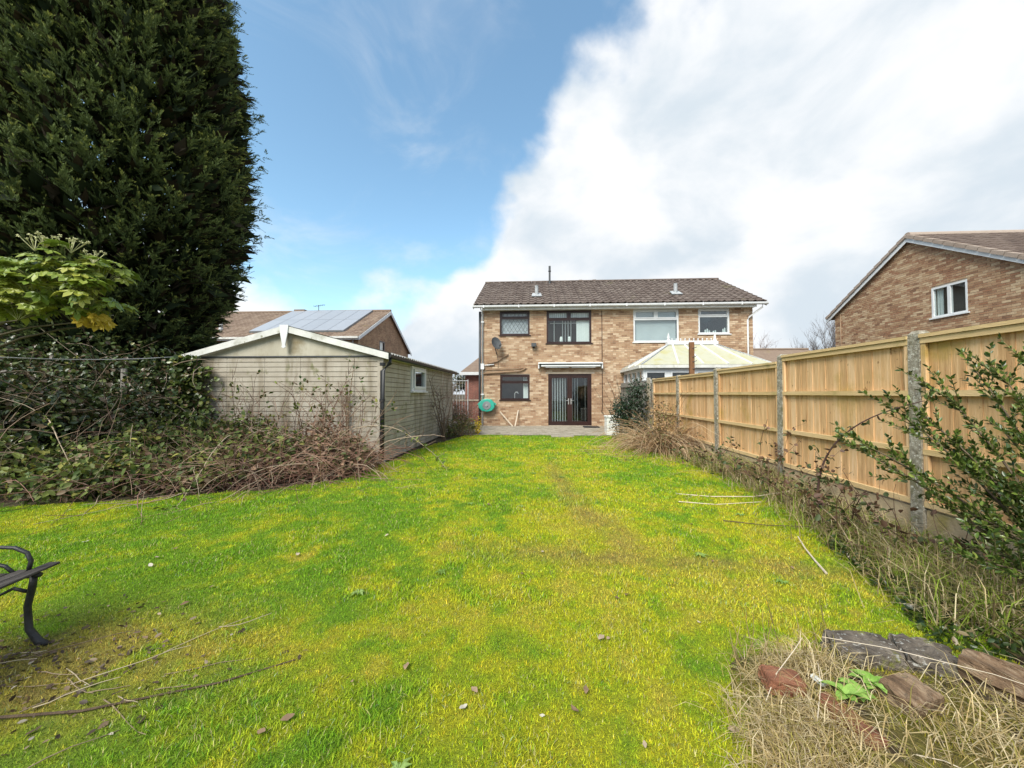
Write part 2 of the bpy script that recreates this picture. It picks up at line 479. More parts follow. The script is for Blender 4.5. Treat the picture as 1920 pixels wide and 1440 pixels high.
class MB:
    def __init__(s):
        s.v, s.f = [], []

    def add(s, vs, fs):
        n = len(s.v)
        s.v.extend([tuple(p) for p in vs])
        s.f.extend([tuple(i + n for i in f) for f in fs])
        return s

    def box(s, x0, x1, y0, y1, z0, z1):
        return s.add([(x0, y0, z0), (x1, y0, z0), (x1, y1, z0), (x0, y1, z0), (x0, y0, z1), (x1, y0, z1), (x1, y1, z1), (x0, y1, z1)],
                     [(0, 3, 2, 1), (4, 5, 6, 7), (0, 1, 5, 4), (1, 2, 6, 5), (2, 3, 7, 6), (3, 0, 4, 7)])

    def obox(s, a, b, w, h, up=(0, 0, 1)):
        """a bar from a to b of width w (sideways) and height h (along up)"""
        a, b, up = Vector(a), Vector(b), Vector(up)
        d = (b - a).normalized()
        sd_ = d.cross(up)
        if sd_.length < 1e-4:
            sd_ = d.cross(Vector((1, 0, 0)))
        sd_.normalize()
        u = sd_.cross(d).normalized()
        vs = []
        for p in (a, b):
            for i, j in ((-1, -1), (1, -1), (1, 1), (-1, 1)):
                vs.append(p + sd_ * (w / 2 * i) + u * (h / 2 * j))
        return s.add(vs, [(0, 1, 2, 3), (7, 6, 5, 4), (0, 4, 5, 1), (1, 5, 6, 2), (2, 6, 7, 3), (3, 7, 4, 0)])

    def tube(s, pts, rad, k=6, cap=True):
        pts = [Vector(p) for p in pts]
        if not hasattr(rad, '__len__'):
            rad = [rad] * len(pts)
        rings = []
        ref = Vector((0, 0, 1))
        for i, p in enumerate(pts):
            d = (pts[min(i + 1, len(pts) - 1)] - pts[max(i - 1, 0)])
            if d.length < 1e-9:
                d = Vector((0, 0, 1))
            d.normalize()
            r_ = ref if abs(d.dot(ref)) < 0.95 else Vector((1, 0, 0))
            a = d.cross(r_).normalized()
            b = d.cross(a)
            rings.append([p + (a * math.cos(2 * math.pi * j / k) + b * math.sin(2 * math.pi * j / k)) * rad[i] for j in range(k)])
        fs = []
        for i in range(len(pts) - 1):
            for j in range(k):
                fs.append((i * k + j, i * k + (j + 1) % k, (i + 1) * k + (j + 1) % k, (i + 1) * k + j))
        if cap:
            fs.append(tuple(range(k - 1, -1, -1)))
            fs.append(tuple((len(pts) - 1) * k + j for j in range(k)))
        return s.add([p for r in rings for p in r], fs)

    def prism(s, poly, d):
        """closed polygon extruded by vector d"""
        poly = [Vector(p) for p in poly]
        d = Vector(d)
        n = len(poly)
        vs = poly + [p + d for p in poly]
        fs = [tuple(range(n)), tuple(range(2 * n - 1, n - 1, -1))]
        fs += [(i, i + n, (i + 1) % n + n, (i + 1) % n) for i in range(n)]
        return s.add(vs, fs)

    def mesh(s, name, m, smooth=False):
        me = bpy.data.meshes.new(name)
        me.from_pydata(s.v, [], s.f)
        me.update()
        if m is not None:
            me.materials.append(m)
        if smooth:
            me.polygons.foreach_set('use_smooth', [True] * len(me.polygons))
        return me

    def build(s, name, m, parent=None, kind=None, smooth=False, bevel=0.0, recalc=True):
        me = s.mesh(name, m, smooth)
        if recalc or bevel:
            bm = bmesh.new()
            bm.from_mesh(me)
            bmesh.ops.recalc_face_normals(bm, faces=bm.faces)
            bm.to_mesh(me)
            bm.free()
        o = bpy.data.objects.new(name, me)
        link(o, parent)
        if parent is not None:
            o.location = -WL[parent.name]
        WL[o.name] = Vector((0, 0, 0))
        if bevel:
            md = o.modifiers.new('bevel', 'BEVEL')
            md.width = bevel
            md.segments = 2
            md.limit_method = 'ANGLE'
        if kind:
            o['kind'] = kind
        return o


def put(name, me, parent, loc, rot=(0, 0, 0), scale=(1, 1, 1)):
    """one piece that shares mesh data, placed in world coordinates under its parent"""
    o = bpy.data.objects.new(name, me)
    link(o, parent)
    o.location = Vector(loc) - (WL[parent.name] if parent is not None else Vector((0, 0, 0)))
    o.rotation_euler = rot
    o.scale = scale
    WL[o.name] = Vector(loc)
    return o


def np_mesh(name, V, polys, m, col=None, smooth=False):
    me = bpy.data.meshes.new(name)
    V = np.asarray(V, dtype=np.float32)
    me.vertices.add(len(V))
    me.vertices.foreach_set('co', V.ravel())
    tot = np.concatenate([np.full(len(p), p.shape[1], dtype=np.int32) for p in polys])
    idx = np.concatenate([p.ravel() for p in polys]).astype(np.int32)
    st = np.concatenate([[0], np.cumsum(tot)[:-1]]).astype(np.int32)
    me.loops.add(len(idx))
    me.loops.foreach_set('vertex_index', idx)
    me.polygons.add(len(tot))
    me.polygons.foreach_set('loop_start', st)
    me.polygons.foreach_set('loop_total', tot)
    if smooth:
        me.polygons.foreach_set('use_smooth', np.ones(len(tot), dtype=bool))
    me.update(calc_edges=True)
    if col is not None:
        a = me.color_attributes.new('Col', 'FLOAT_COLOR', 'POINT')
        c = np.ones((len(V), 4), dtype=np.float32)
        c[:, :3] = col
        a.data.foreach_set('color', c.ravel())
    me.materials.append(m)
    return me


def np_obj(name, V, polys, m, parent=None, col=None, smooth=False, kind=None):
    me = np_mesh(name, V, polys, m, col, smooth)
    o = bpy.data.objects.new(name, me)
    link(o, parent)
    if parent is not None:
        o.location = -WL[parent.name]
    WL[o.name] = Vector((0, 0, 0))
    if kind:
        o['kind'] = kind
    return o


def unit(a):
    return a / np.maximum(np.linalg.norm(a, axis=-1, keepdims=True), 1e-9)


def leaves_np(p, d, l, w, up=None, fold=0.25, ovate=False, droop=0.0):
    """leaf blades folded along the midrib; p base, d direction, l length, w width -> V, polys, verts per leaf"""
    n = len(p)
    d = unit(np.asarray(d, float))
    if up is None:
        up = rng.normal(size=(n, 3)) * 0.6 + np.array([0, 0, 1.0])
    s = unit(np.cross(d, up))
    u = np.cross(s, d)
    l = np.broadcast_to(l, (n,))[:, None]
    w = np.broadcast_to(w, (n,))[:, None]
    dr = np.array([0, 0, -1.0])[None] * droop * l
    if not ovate:
        V = np.stack([p, p + d * l * .45 + s * w * .5 + u * w * fold + dr * .3, p + d * l + dr, p + d * l * .45 - s * w * .5 + u * w * fold + dr * .3], 1)
        k = 4
        base = np.arange(n)[:, None] * k
        polys = [np.concatenate([base + np.array([[0, 3, 2]]), base + np.array([[0, 2, 1]])], 0)]
    else:
        V = np.stack([p, p + d * l * .28 + s * w * .46 + u * w * fold + dr * .12, p + d * l * .66 + s * w * .42 + u * w * fold + dr * .5,
                      p + d * l + dr, p + d * l * .66 - s * w * .42 + u * w * fold + dr * .5, p + d * l * .28 - s * w * .46 + u * w * fold + dr * .12], 1)
        k = 6
        base = np.arange(n)[:, None] * k
        polys = [np.concatenate([base + np.array([[0, 5, 4, 3]]), base + np.array([[0, 3, 2, 1]])], 0)]
    return V.reshape(-1, 3), polys, k


def pick_cols(n, pal, wts=None):
    pal = np.array(pal, float)
    i = rng.choice(len(pal), n, p=None if wts is None else np.array(wts) / np.sum(wts))
    return pal[i] * rng.uniform(.75, 1.25, (n, 1))


def tubes_np(lines, k=4):
    """lines: list of (pts (m,3), radii (m,), colour) -> V, polys, C"""
    Vs, Ps, Cs = [], [], []
    n0 = 0
    ang = np.arange(k) * 2 * math.pi / k
    for pts, rad, c in lines:
        pts = np.asarray(pts, float)
        m = len(pts)
        d = unit(np.gradient(pts, axis=0))
        ref = np.where(np.abs(d[:, 2:3]) < .9, np.array([[0, 0, 1.0]]), np.array([[1.0, 0, 0]]))
        a = unit(np.cross(d, ref))
        b = np.cross(d, a)
        V = pts[:, None, :] + (a[:, None, :] * np.cos(ang)[None, :, None] + b[:, None, :] * np.sin(ang)[None, :, None]) * np.asarray(rad)[:, None, None]
        Vs.append(V.reshape(-1, 3))
        i = np.arange(m - 1)[:, None] * k
        j = np.arange(k)[None, :]
        q = np.stack([i + j, i + (j + 1) % k, i + k + (j + 1) % k, i + k + j], -1).reshape(-1, 4) + n0
        Ps.append(q)
        Cs.append(np.repeat(np.asarray(c, float)[None], m * k, 0))
        n0 += m * k
    return np.concatenate(Vs), [np.concatenate(Ps)], np.concatenate(Cs)


def arc_stem(base, d0, length, droop, n=9, jit=.04):
    """a stem that starts along d0 and bends over by gravity"""
    p = np.array(base, float)
    d = np.array(d0, float)
    d /= np.linalg.norm(d)
    pts = [p.copy()]
    st = length / (n - 1)
    for _ in range(n - 1):
        d = d + np.array([0, 0, -droop * st]) + rng.normal(size=3) * jit
        d /= np.linalg.norm(d)
        p = p + d * st
        if p[2] < .02:
            p[2] = .02
            d[2] = abs(d[2]) * .2
        pts.append(p.copy())
    return np.array(pts)


# value noise
_lat = rng.random((256, 256))


def vnoise(x, y):
    xi, yi = np.floor(x).astype(int), np.floor(y).astype(int)
    fx, fy = x - xi, y - yi
    fx, fy = fx * fx * (3 - 2 * fx), fy * fy * (3 - 2 * fy)
    g = lambda i, j: _lat[i % 256, j % 256]
    return (g(xi, yi) * (1 - fx) + g(xi + 1, yi) * fx) * (1 - fy) + (g(xi, yi + 1) * (1 - fx) + g(xi + 1, yi + 1) * fx) * fy


def fbm(x, y, o=4):
    s, a, t = 0, .5, 0
    for _ in range(o):
        s = s + a * vnoise(x, y)
        t += a
        x, y, a = x * 2.03 + 17.1, y * 2.03 + 5.7, a * .5
    return s / t


def sstep(a, b, x):
    t = np.clip((x - a) / (b - a), 0, 1)
    return t * t * (3 - 2 * t)


# ------------------------------------------------------------------ ground
mb = MB()
mb.add([(-300, -40, -.02), (300, -40, -.02), (300, 600, -.02), (-300, 600, -.02)], [(0, 1, 2, 3)])
tag(mb.build('ground', M['soil']), 'bare brown earth around and beyond the garden', 'ground', kind='structure')
mb = MB()
mb.add([(-9, 14.2, 0), (-2.3, 14.2, 0), (-2.3, 60, 0), (-9, 60, 0)], [(0, 1, 2, 3)])
tag(mb.build('driveway', M['tarmac']), 'grey driveway beside the house', 'driveway', kind='structure')

LX = np.array([-9.5, -6.3, -4.8, -3.7, -2.95, -2.72, -2.5, -2.2, 3.6])
LY = np.array([3.6, 4.1, 4.6, 5.05, 5.8, 9.6, 10.4, 12.0, 12.0])
RYk = np.array([0.0, 2.0, 2.7, 3.9, 5.8, 8.2, 9.6, 12.2])
RXk = np.array([2.7, 2.4, 2.6, 2.95, 3.22, 3.2, 2.7, 2.6])


def lawn_inside(x, y):
    return (y < np.interp(x, LX, LY)) & (x < np.interp(y, RYk, RXk))


def lawn_h(x, y):
    return .012 + .030 * (fbm(x * 1.3 + 3, y * 1.3 + 8) - .5) + .012 * (fbm(x * 6, y * 6, 3) - .5)


def lawn_bare(x, y):
    """worn, mossy-brown tracks: one along the garden, one across it"""
    w = .35 * (fbm(x * .9 + 4, y * .9) - .5)
    path = np.exp(-((x - (.62 + .25 * np.sin(y * .7)) + w) / .17) ** 2) * sstep(2.6, 3.4, y) * (1 - sstep(5.8, 8.8, y))
    cross = np.exp(-((y - 3.18 + .10 * x + w) / .17) ** 2) * sstep(-1.1, .2, x) * (1 - sstep(1.9, 3.0, x))
    near = np.exp(-(((x + 2.35) / .7) ** 2 + ((y - 1.75) / .42) ** 2)) * 1.3
    return np.clip((np.maximum(np.maximum(path * .8, cross * .8), near)) * sstep(.25, .62, fbm(x * 4 + 9, y * 4 + 1) + .12), 0, 1)


def lawn_col(x, y):
    green = np.array([.18, .325, .013])
    lime = np.array([.30, .395, .013])
    yel = np.array([.44, .45, .016])
    och = np.array([.48, .40, .06])
    brown = np.array([.24, .165, .07])
    n1 = fbm(x * .8 + 11, y * .8 + 2)
    n2 = fbm(x * 2.6 + 1, y * 2.6 + 21)
    n3 = fbm(x * 9 + 5, y * 9 + 7, 3)
    bias = .34 * np.exp(-(((x - 1.0) / 1.7) ** 2 + ((y - 3.0) / 1.7) ** 2)) + .22 * np.exp(-(((x - .75) / .8) ** 2 + ((y - 6.5) / 3.2) ** 2))
    bias = bias - .17 * np.exp(-(((x + 2.2) / 1.8) ** 2 + ((y - 4.3) / 1.6) ** 2)) - .12 * sstep(8.5, 11, y) - .1 * np.exp(-(((x - 2.1) / .7) ** 2 + ((y - 6.2) / 2.) ** 2))
    bias = bias + .12 * np.exp(-(((x - .2) / 2.6) ** 2 + ((y - 1.5) / 1.0) ** 2))
    n5 = fbm(x * 22 + 3, y * 22 + 9, 2)
    f = .5 + (n1 - .5) * .45 + (n2 - .5) * .75 + (n3 - .5) * .6 + (n5 - .5) * .35 + bias * .6 + .02
    f1 = sstep(.33, .55, f)[..., None]
    f2 = sstep(.52, .78, f)[..., None]
    c = green * (1 - f1) + lime * f1
    c = c * (1 - f2) + yel * f2
    f3 = (sstep(.60, .78, n2 * .6 + n3 * .4 + bias * .3) * .6)[..., None]
    c = c * (1 - f3) + och * f3
    b = lawn_bare(x, y)[..., None]
    n4 = fbm(x * 14, y * 14, 2)[..., None]
    worn = och * (1 - n4) + brown * n4
    return c * (1 - b * .85) + worn * b * .85


xs = np.arange(-9.5, 3.61, .05)
ys = np.arange(-.5, 12.21, .05)
gx_, gy_ = np.meshgrid(xs, ys)
hz_ = lawn_h(gx_, gy_)
V = np.stack([gx_, gy_, hz_], -1).reshape(-1, 3)
nx, ny = len(xs), len(ys)
ii, jj = np.meshgrid(np.arange(nx - 1), np.arange(ny - 1))
q = np.stack([jj * nx + ii, jj * nx + ii + 1, (jj + 1) * nx + ii + 1, (jj + 1) * nx + ii], -1).reshape(-1, 4)
cx_, cy_ = gx_[:-1, :-1].ravel() + .025, gy_[:-1, :-1].ravel() + .025
jx, jy = .12 * (fbm(cx_ * 5, cy_ * 5) - .5), .16 * (fbm(cx_ * 5 + 50, cy_ * 5) - .5)
keep = lawn_inside(cx_ + jx, cy_ + jy)
tag(np_obj('lawn', V, [q[keep]], M['lawn'], col=lawn_col(gx_, gy_).reshape(-1, 3) * .62, smooth=True),
    'mossy green and yellow garden lawn', 'lawn', kind='structure')


def grass_field():
    P = []
    for y0, y1, dens, lw in ((.55, 2.4, 13000, (.027, .0034)), (2.4, 4.3, 7000, (.031, .0050)), (4.3, 7.4, 3300, (.037, .0075)),
                             (7.4, 12.1, 1700, (.045, .011))):
        wmax = 1.42 * y1 + .8
        x0, x1 = max(-wmax - .3, -9.4), min(wmax, 3.4)
        n = int((x1 - x0) * (y1 - y0) * dens)
        x, y = rng.uniform(x0, x1, n), rng.uniform(y0, y1, n)
        jx, jy = .2 * (fbm(x * 5, y * 5) - .5), .25 * (fbm(x * 5 + 50, y * 5) - .5)
        k = lawn_inside(x + jx, y + jy) & (np.abs(x) < 1.42 * y + .8)
        bare = lawn_bare(x, y)
        tuft = fbm(x * 3.2 + 31, y * 3.2 + 12)
        k &= rng.random(n) > bare * .8
        k &= rng.random(n) < np.clip(.5 + 1.3 * (tuft - .25), .5, 1)
        x, y, tuft = x[k], y[k], tuft[k]
        n = len(x)
        P.append(np.stack([x, y, np.full(n, lw[0]) * (.5 + .7 * sstep(.3, .75, tuft)) * rng.uniform(.6, 1.35, n), np.full(n, lw[1]) * rng.uniform(.7, 1.3, n)], 1))
    P = np.concatenate(P)
    n = len(P)
    x, y, l, w = P.T
    base = np.stack([x, y, lawn_h(x, y) - .004], 1)
    az = rng.uniform(0, 2 * math.pi, n)
    lean = np.clip(np.abs(rng.normal(.55, .35, n)), .05, 1.25)
    d = np.stack([np.cos(az) * np.sin(lean), np.sin(az) * np.sin(lean), np.cos(lean)], 1)
    d2 = unit(d + np.stack([np.cos(az), np.sin(az), -.3 * np.ones(n)], 1) * rng.uniform(.1, .8, (n, 1)))
    saz = az + math.pi / 2 + rng.normal(0, .5, n)
    s = np.stack([np.cos(saz), np.sin(saz), np.zeros(n)], 1) * (w / 2)[:, None]
    mid = base + d * (l * .55)[:, None]
    tip = mid + d2 * (l * .5)[:, None]
    V = np.stack([base - s, base + s, mid - s * .8, mid + s * .8, tip], 1).reshape(-1, 3)
    b = np.arange(n)[:, None] * 5
    c = lawn_col(x, y) * rng.uniform(.75, 1.45, (n, 1))
    dry = rng.random(n) < .13
    c[dry] = np.array([.46, .42, .17]) * rng.uniform(.7, 1.2, (dry.sum(), 1))
    dk = rng.random(n) < .22
    c[dk] = c[dk] * np.array([.55, .8, 1.0])
    c = np.repeat(c, 5, 0)
    tag(np_obj('grass', V, [b + np.array([[0, 1, 3, 2]]), b + np.array([[2, 3, 4]])], M['grass'], col=c),
        'short grass blades growing through the mossy lawn', 'grass', kind='stuff')
    # moss fronds: short upright slivers
    P = []
    for y0, y1, dens, l, w in ((.55, 2.4, 21000, .014, .0042), (2.4, 4.3, 10000, .018, .0062), (4.3, 7.4, 3500, .022, .0095), (7.4, 12.1, 1200, .028, .014)):
        wmax = 1.42 * y1 + .8
        x0, x1 = max(-wmax - .3, -9.4), min(wmax, 3.4)
        n = int((x1 - x0) * (y1 - y0) * dens)
        x, y = rng.uniform(x0, x1, n), rng.uniform(y0, y1, n)
        k = lawn_inside(x, y) & (np.abs(x) < 1.42 * y + .8)
        x, y = x[k], y[k]
        n = len(x)
        P.append(np.stack([x, y, l * rng.uniform(.5, 1.6, n), w * rng.uniform(.6, 1.4, n)], 1))
    P = np.concatenate(P)
    n = len(P)
    x, y, l, w = P.T
    b = np.stack([x, y, lawn_h(x, y) - .003], 1)
    az = rng.uniform(0, 6.283, n)
    s = np.stack([np.cos(az), np.sin(az), np.zeros(n)], 1) * (w / 2)[:, None]
    tip = b + unit(rng.normal(size=(n, 3)) * .55 + np.array([0, 0, 1.0])) * l[:, None]
    V = np.stack([b - s, b + s, tip], 1).reshape(-1, 3)
    c = lawn_col(x, y) * rng.uniform(.55, 1.6, (n, 1))
    wn_ = rng.random(n) < .12
    c[wn_] = c[wn_] * np.array([1.5, 1.1, 1.5])
    tag(np_obj('moss', V, [np.arange(n * 3).reshape(-1, 3)], M['grass'], col=np.repeat(c, 3, 0)),
        'short yellow-green moss carpeting the lawn', 'moss', kind='stuff')


grass_field()


# patio of small pavers
def patio():
    x0, x1, y0, y1 = -2.6, 3.35, 12.05, 15.38
    mb = MB().box(x0, x1, y0, y1, -.05, .025)
    p = tag(mb.build('patio', M['joint']), 'small grey block paving in front of the brick house', 'patio', kind='structure')
    rows = int((y1 - y0) / .11)
    mp = MB()
    for r in range(rows):
        y = y0 + r * .11
        x = x0 + (r % 2) * -.1
        while x < x1:
            a, b = max(x + .005, x0), min(x + .2 - .005, x1)
            if b - a > .03:
                h = .042 + random.uniform(-.006, .006)
                mp.box(a, b, y + .005, y + .105, .02, h)
            x += .2
    mp.build('paver', M['paver'], p, kind='stuff', recalc=False)
    # slab step at the lawn edge
    t = tag(MB().box(.55, 1.25, 11.55, 11.95, 0, .055).build('stepping_slab', M['paver'], bevel=.01),
            'worn grey slab sunk in the lawn edge before the patio', 'paving slab')


patio()


# ------------------------------------------------------------------ brickwork
def brick_face(mb, to3, u0, u1, z0, z1, openings, top=None, proud=.012, depth=.03, L=.225, Hh=.075, g=.010):
    """stretcher-bond bricks on a plane; to3(u, z, out) maps to the world; top(u) an upper limit"""
    z = z0
    r = 0
    while z < z1 - .02:
        za, zb = z + g / 2, min(z + Hh - g / 2, z1)
        u = u0 - (L / 2 if r % 2 else 0)
        while u < u1:
            spans = [(max(u + g / 2, u0), min(u + L - g / 2, u1))]
            for (a, b, c, d) in openings:
                if zb > c and za < d:
                    ns = []
                    for (s0, s1) in spans:
                        if s1 <= a or s0 >= b:
                            ns.append((s0, s1))
                        else:
                            if s0 < a:
                                ns.append((s0, a))
                            if s1 > b:
                                ns.append((b, s1))
                    spans = ns
            for (s0, s1) in spans:
                if s1 - s0 < .025:
                    continue
                if top:
                    t = min(top(s0), top(s1))
                    if t < za + .01:
                        continue
                    zt = min(zb, t)
                else:
                    zt = zb
                o = proud + random.uniform(-.003, .004)
                vs = [to3(s0, za, 0), to3(s1, za, 0), to3(s1, zt, 0), to3(s0, zt, 0), to3(s0, za, o), to3(s1, za, o), to3(s1, zt, o), to3(s0, zt, o)]
                mb.add(vs, [(4, 5, 6, 7), (0, 1, 5, 4), (1, 2, 6, 5), (2, 3, 7, 6), (3, 0, 4, 7)])
            u += L
        z += Hh
        r += 1


def wall_with_openings(mb, x0, x1, y0, y1, z0, z1, openings):
    """slab wall along x, rectangles left out"""
    xsn = sorted({x0, x1, *[v for o in openings for v in o[:2]]})
    zsn = sorted({z0, z1, *[v for o in openings for v in o[2:]]})
    for j in range(len(zsn) - 1):
        run = None
        for i in range(len(xsn) - 1):
            cx, cz = (xsn[i] + xsn[i + 1]) / 2, (zsn[j] + zsn[j + 1]) / 2
            inside = any(a < cx < b and c < cz < d for a, b, c, d in openings)
            if inside:
                if run is not None:
                    mb.box(run, xsn[i], y0, y1, zsn[j], zsn[j + 1])
                run = None
            elif run is None:
                run = xsn[i]
        if run is not None:
            mb.box(run, xsn[-1], y0, y1, zsn[j], zsn[j + 1])


def frame_rect(mb, x0, x1, z0, z1, y0, y1, w):
    mb.box(x0, x0 + w, y0, y1, z0, z1)
    mb.box(x1 - w, x1, y0, y1, z0, z1)
    mb.box(x0 + w, x1 - w, y0, y1, z0, z0 + w)
    mb.box(x0 + w, x1 - w, y0, y1, z1 - w, z1)


def vertical_blind(parent, x0, x1, z0, z1, y, step=.085, closed=.55, skip=0.0, seed=1):
    rr = random.Random(seed)
    mb = MB()
    x = x0
    while x < x1 - .02:
        if rr.random() >= skip:
            w = .078 * closed
            dy = .078 * math.sqrt(max(0, 1 - closed * closed))
            mb.add([(x, y, z0), (x + w, y + dy, z0), (x + w, y + dy, z1), (x, y, z1)], [(0, 1, 2, 3)])
        x += step
    return mb.build('blind', M['blind'], parent, recalc=False)


def facade_window(parent, name, x0, x1, z0, z1, y, fm, transom=.70, top_mull=False, glass='glass', label=None):
    """casement window in a wall opening whose outer face is at y (facing -y)"""
    mb = MB()
    ya, yb = y + .012, y + .085
    frame_rect(mb, x0 + .002, x1 - .002, z0 + .002, z1 - .002, ya, yb, .062)
    zt = z0 + (z1 - z0) * transom
    mb.box(x0 + .064, x1 - .064, ya + .003, yb, zt - .035, zt + .035)
    tops = [(x0 + .064, x1 - .064)]
    if top_mull:
        xm = (x0 + x1) / 2
        mb.box(xm - .04, xm + .04, ya + .003, yb, zt + .035, z1 - .064)
        tops = [(x0 + .064, xm - .04), (xm + .04, x1 - .064)]
    w = mb.build(name, fm, parent)
    if label:
        w['label'] = label
    sm = MB()
    for a, b in tops:
        frame_rect(sm, a + .002, b - .002, zt + .037, z1 - .066, ya - .012, yb - .01, .035)
    sm.build('casement', fm, w)
    for a, b in tops:
        MB().box(a + .036, b - .036, ya + .025, ya + .032, zt + .07, z1 - .1).build('pane', M[glass], w)
    MB().box(x0 + .063, x1 - .063, ya + .025, ya + .032, z0 + .063, zt - .034).build('pane', M[glass], w)
    MB().box(x0 - .05, x1 + .05, y - .05, ya - .0005, z0 - .035, z0 + .0).build('sill', fm, w)
    return w, zt


tile_rot = None


def make_tile_mesh(w=.3, ln=.40):
    prof = [(-.5, .004), (-.30, .0), (-.20, .022), (-.05, .036), (.10, .022), (.20, 0.), (.5, .004)]
    mb = MB()
    vs = []
    for yy, zz in ((0, .030), (ln, 0.0)):
        for px, pz in prof:
            vs.append((px * w, yy, pz + zz))
    for px, pz in prof:
        vs.append((px * w, .002, pz + .002))
    n = len(prof)
    fs = [(i, i + 1, n + i + 1, n + i) for i in range(n - 1)] + [(2 * n + i, 2 * n + i + 1, i + 1, i) for i in range(n - 1)]
    mb.add(vs, fs)
    return mb.mesh('tile', M['tile'])


YF = 15.4          # facade plane
EAVE_Y, EAVE_Z, RIDGE_Y, RIDGE_Z = 15.08, 4.98, 18.9, 7.0
SLOPE = math.atan2(RIDGE_Z - EAVE_Z, RIDGE_Y - EAVE_Y)
TILE = make_tile_mesh()


def semi(name, label, xw0, xw1, xr0, xr1, ops, left):
    h = thing(name, label, 'house', ((xw0 + xw1) / 2, YF + 3.5, 0), 'semi-detached pair at the end of the garden')
    # walls with openings
    mb = MB()
    wall_with_openings(mb, xw0, xw1, YF, YF + .26, 0, 4.86, ops)
    back = RIDGE_Y * 2 - YF
    for x in ((xw0, xw0 + .26), (xw1 - .26, xw1)):
        mb.prism([(x[0], YF + .26, 0), (x[0], back, 0), (x[0], back, 4.86), (x[0], RIDGE_Y, RIDGE_Z - .16), (x[0], YF + .26, 4.95)], (x[1] - x[0], 0, 0))
    mb.box(xw0 + .26, xw1 - .26, back - .26, back, 0, 4.9)
    wall = mb.build('wall', M['mortar'], h)
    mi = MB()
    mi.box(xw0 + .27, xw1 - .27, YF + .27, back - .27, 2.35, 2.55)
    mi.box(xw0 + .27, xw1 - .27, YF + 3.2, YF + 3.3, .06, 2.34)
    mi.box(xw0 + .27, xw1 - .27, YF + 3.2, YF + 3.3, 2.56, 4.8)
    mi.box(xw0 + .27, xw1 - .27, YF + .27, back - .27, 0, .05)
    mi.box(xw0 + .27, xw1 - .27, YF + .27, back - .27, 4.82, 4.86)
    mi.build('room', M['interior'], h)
    bk = MB()
    brick_face(bk, lambda u, z, o: (u, YF - o, z), xw0, xw1, 0.0, 4.84, ops)
    if left:
        brick_face(bk, lambda u, z, o: (xw0 - o, u, z), YF, YF + 6.9, 0, 4.84, [])
    bk.build('bricks', M['brick'], wall, kind='stuff', recalc=False)
    # roof: deck, tiles, ridge, back slope
    mb = MB()
    mb.prism([(xr0, EAVE_Y, EAVE_Z - .02), (xr0, RIDGE_Y, RIDGE_Z - .02), (xr0, RIDGE_Y * 2 - EAVE_Y, EAVE_Z - .02), (xr0, RIDGE_Y, RIDGE_Z - .14)], (xr1 - xr0, 0, 0))
    roof = mb.build('roof', M['tile_far'], h)
    ncol = int(round((xr1 - xr0) / .298))
    tw = (xr1 - xr0) / ncol
    sl = math.hypot(RIDGE_Y - EAVE_Y, RIDGE_Z - EAVE_Z)
    nrow = 12
    gauge = sl / nrow
    for r in range(nrow):
        for c in range(ncol):
            s = r * gauge
            put('tile', TILE, roof, (xr0 + (c + .5) * tw, EAVE_Y + math.cos(SLOPE) * s - .03, EAVE_Z + math.sin(SLOPE) * s + .004 + random.uniform(-.003, .004)),
                (SLOPE, random.uniform(-.01, .01), random.uniform(-.012, .012)), (tw / .3, 1, 1))
    mb = MB()
    x = xr0
    rt = MB()
    a = [(math.cos(t) * .13, math.sin(t) * .09) for t in np.linspace(0.0, math.pi, 7)]
    rt.prism([(0, p[0], p[1]) for p in a], (.44, 0, 0))
    rme = rt.mesh('ridge_tile', M['tile'])
    k = int((xr1 - xr0) / .45)
    for i in range(k):
        put('ridge_tile', rme, roof, (xr0 + i * (xr1 - xr0) / k, RIDGE_Y, RIDGE_Z + .0), (0, 0, 0), ((xr1 - xr0) / k / .45, 1, 1))
    # fascia, gutter, soffit
    MB().box(xw0 - .02, xw1 + (.02 if not left else 0), EAVE_Y + .06, EAVE_Y + .085, 4.78, 4.965).build('fascia', M['white_dirty'], h)
    MB().box(xw0, xw1, EAVE_Y + .09, YF - .02, 4.79, 4.81).build('soffit', M['white_dirty'], h)
    g = MB()
    prof = [(EAVE_Y + .055, 4.955), (EAVE_Y - .065, 4.955), (EAVE_Y - .055, 4.89), (EAVE_Y - .02, 4.862), (EAVE_Y + .03, 4.862), (EAVE_Y + .055, 4.89)]
    ga, gb = (xr0 - .03, xw1) if left else (xw0, xr1 + .05)
    g.prism([(ga, p[0], p[1]) for p in prof], (gb - ga, 0, 0))
    gut = g.build('gutter', M['white'], h)
    for i in range(4):
        xx = ga + (gb - ga) * (i + .3) / 4
        MB().box(xx, xx + .05, EAVE_Y - .075, EAVE_Y + .05, 4.85, 4.962).build('gutter_clip', M['white'], gut)
    # white verge strip on the outer gable
    xv = xr0 if left else xr1
    s = -1 if left else 1
    mb = MB()
    for ya, yb in ((EAVE_Y, RIDGE_Y), (RIDGE_Y * 2 - EAVE_Y, RIDGE_Y)):
        mb.obox((xv + s * .012, ya, EAVE_Z - .09), (xv + s * .012, yb, RIDGE_Z - .09), .022, .16)
    mb.build('bargeboard', M['white_dirty'], h)
    return h


opsL = [(-1.39, -.15, 3.78, 4.79), (.55, 2.38, 3.43, 4.79), (-1.37, -.15, 1.10, 2.15), (.61, 2.37, .06, 2.17)]
opsR = [(4.07, 5.88, 3.45, 4.79), (6.65, 7.87, 3.76, 4.79)]
houseL = semi('semi_detached_house', 'left brick semi with dark brown windows and patio doors', -2.15, 3.25, -2.44, 3.25, opsL, True)
houseR = semi('semi_detached_house', 'right brick semi with white windows behind the conservatory', 3.252, 8.77, 3.252, 9.13, opsR, False)

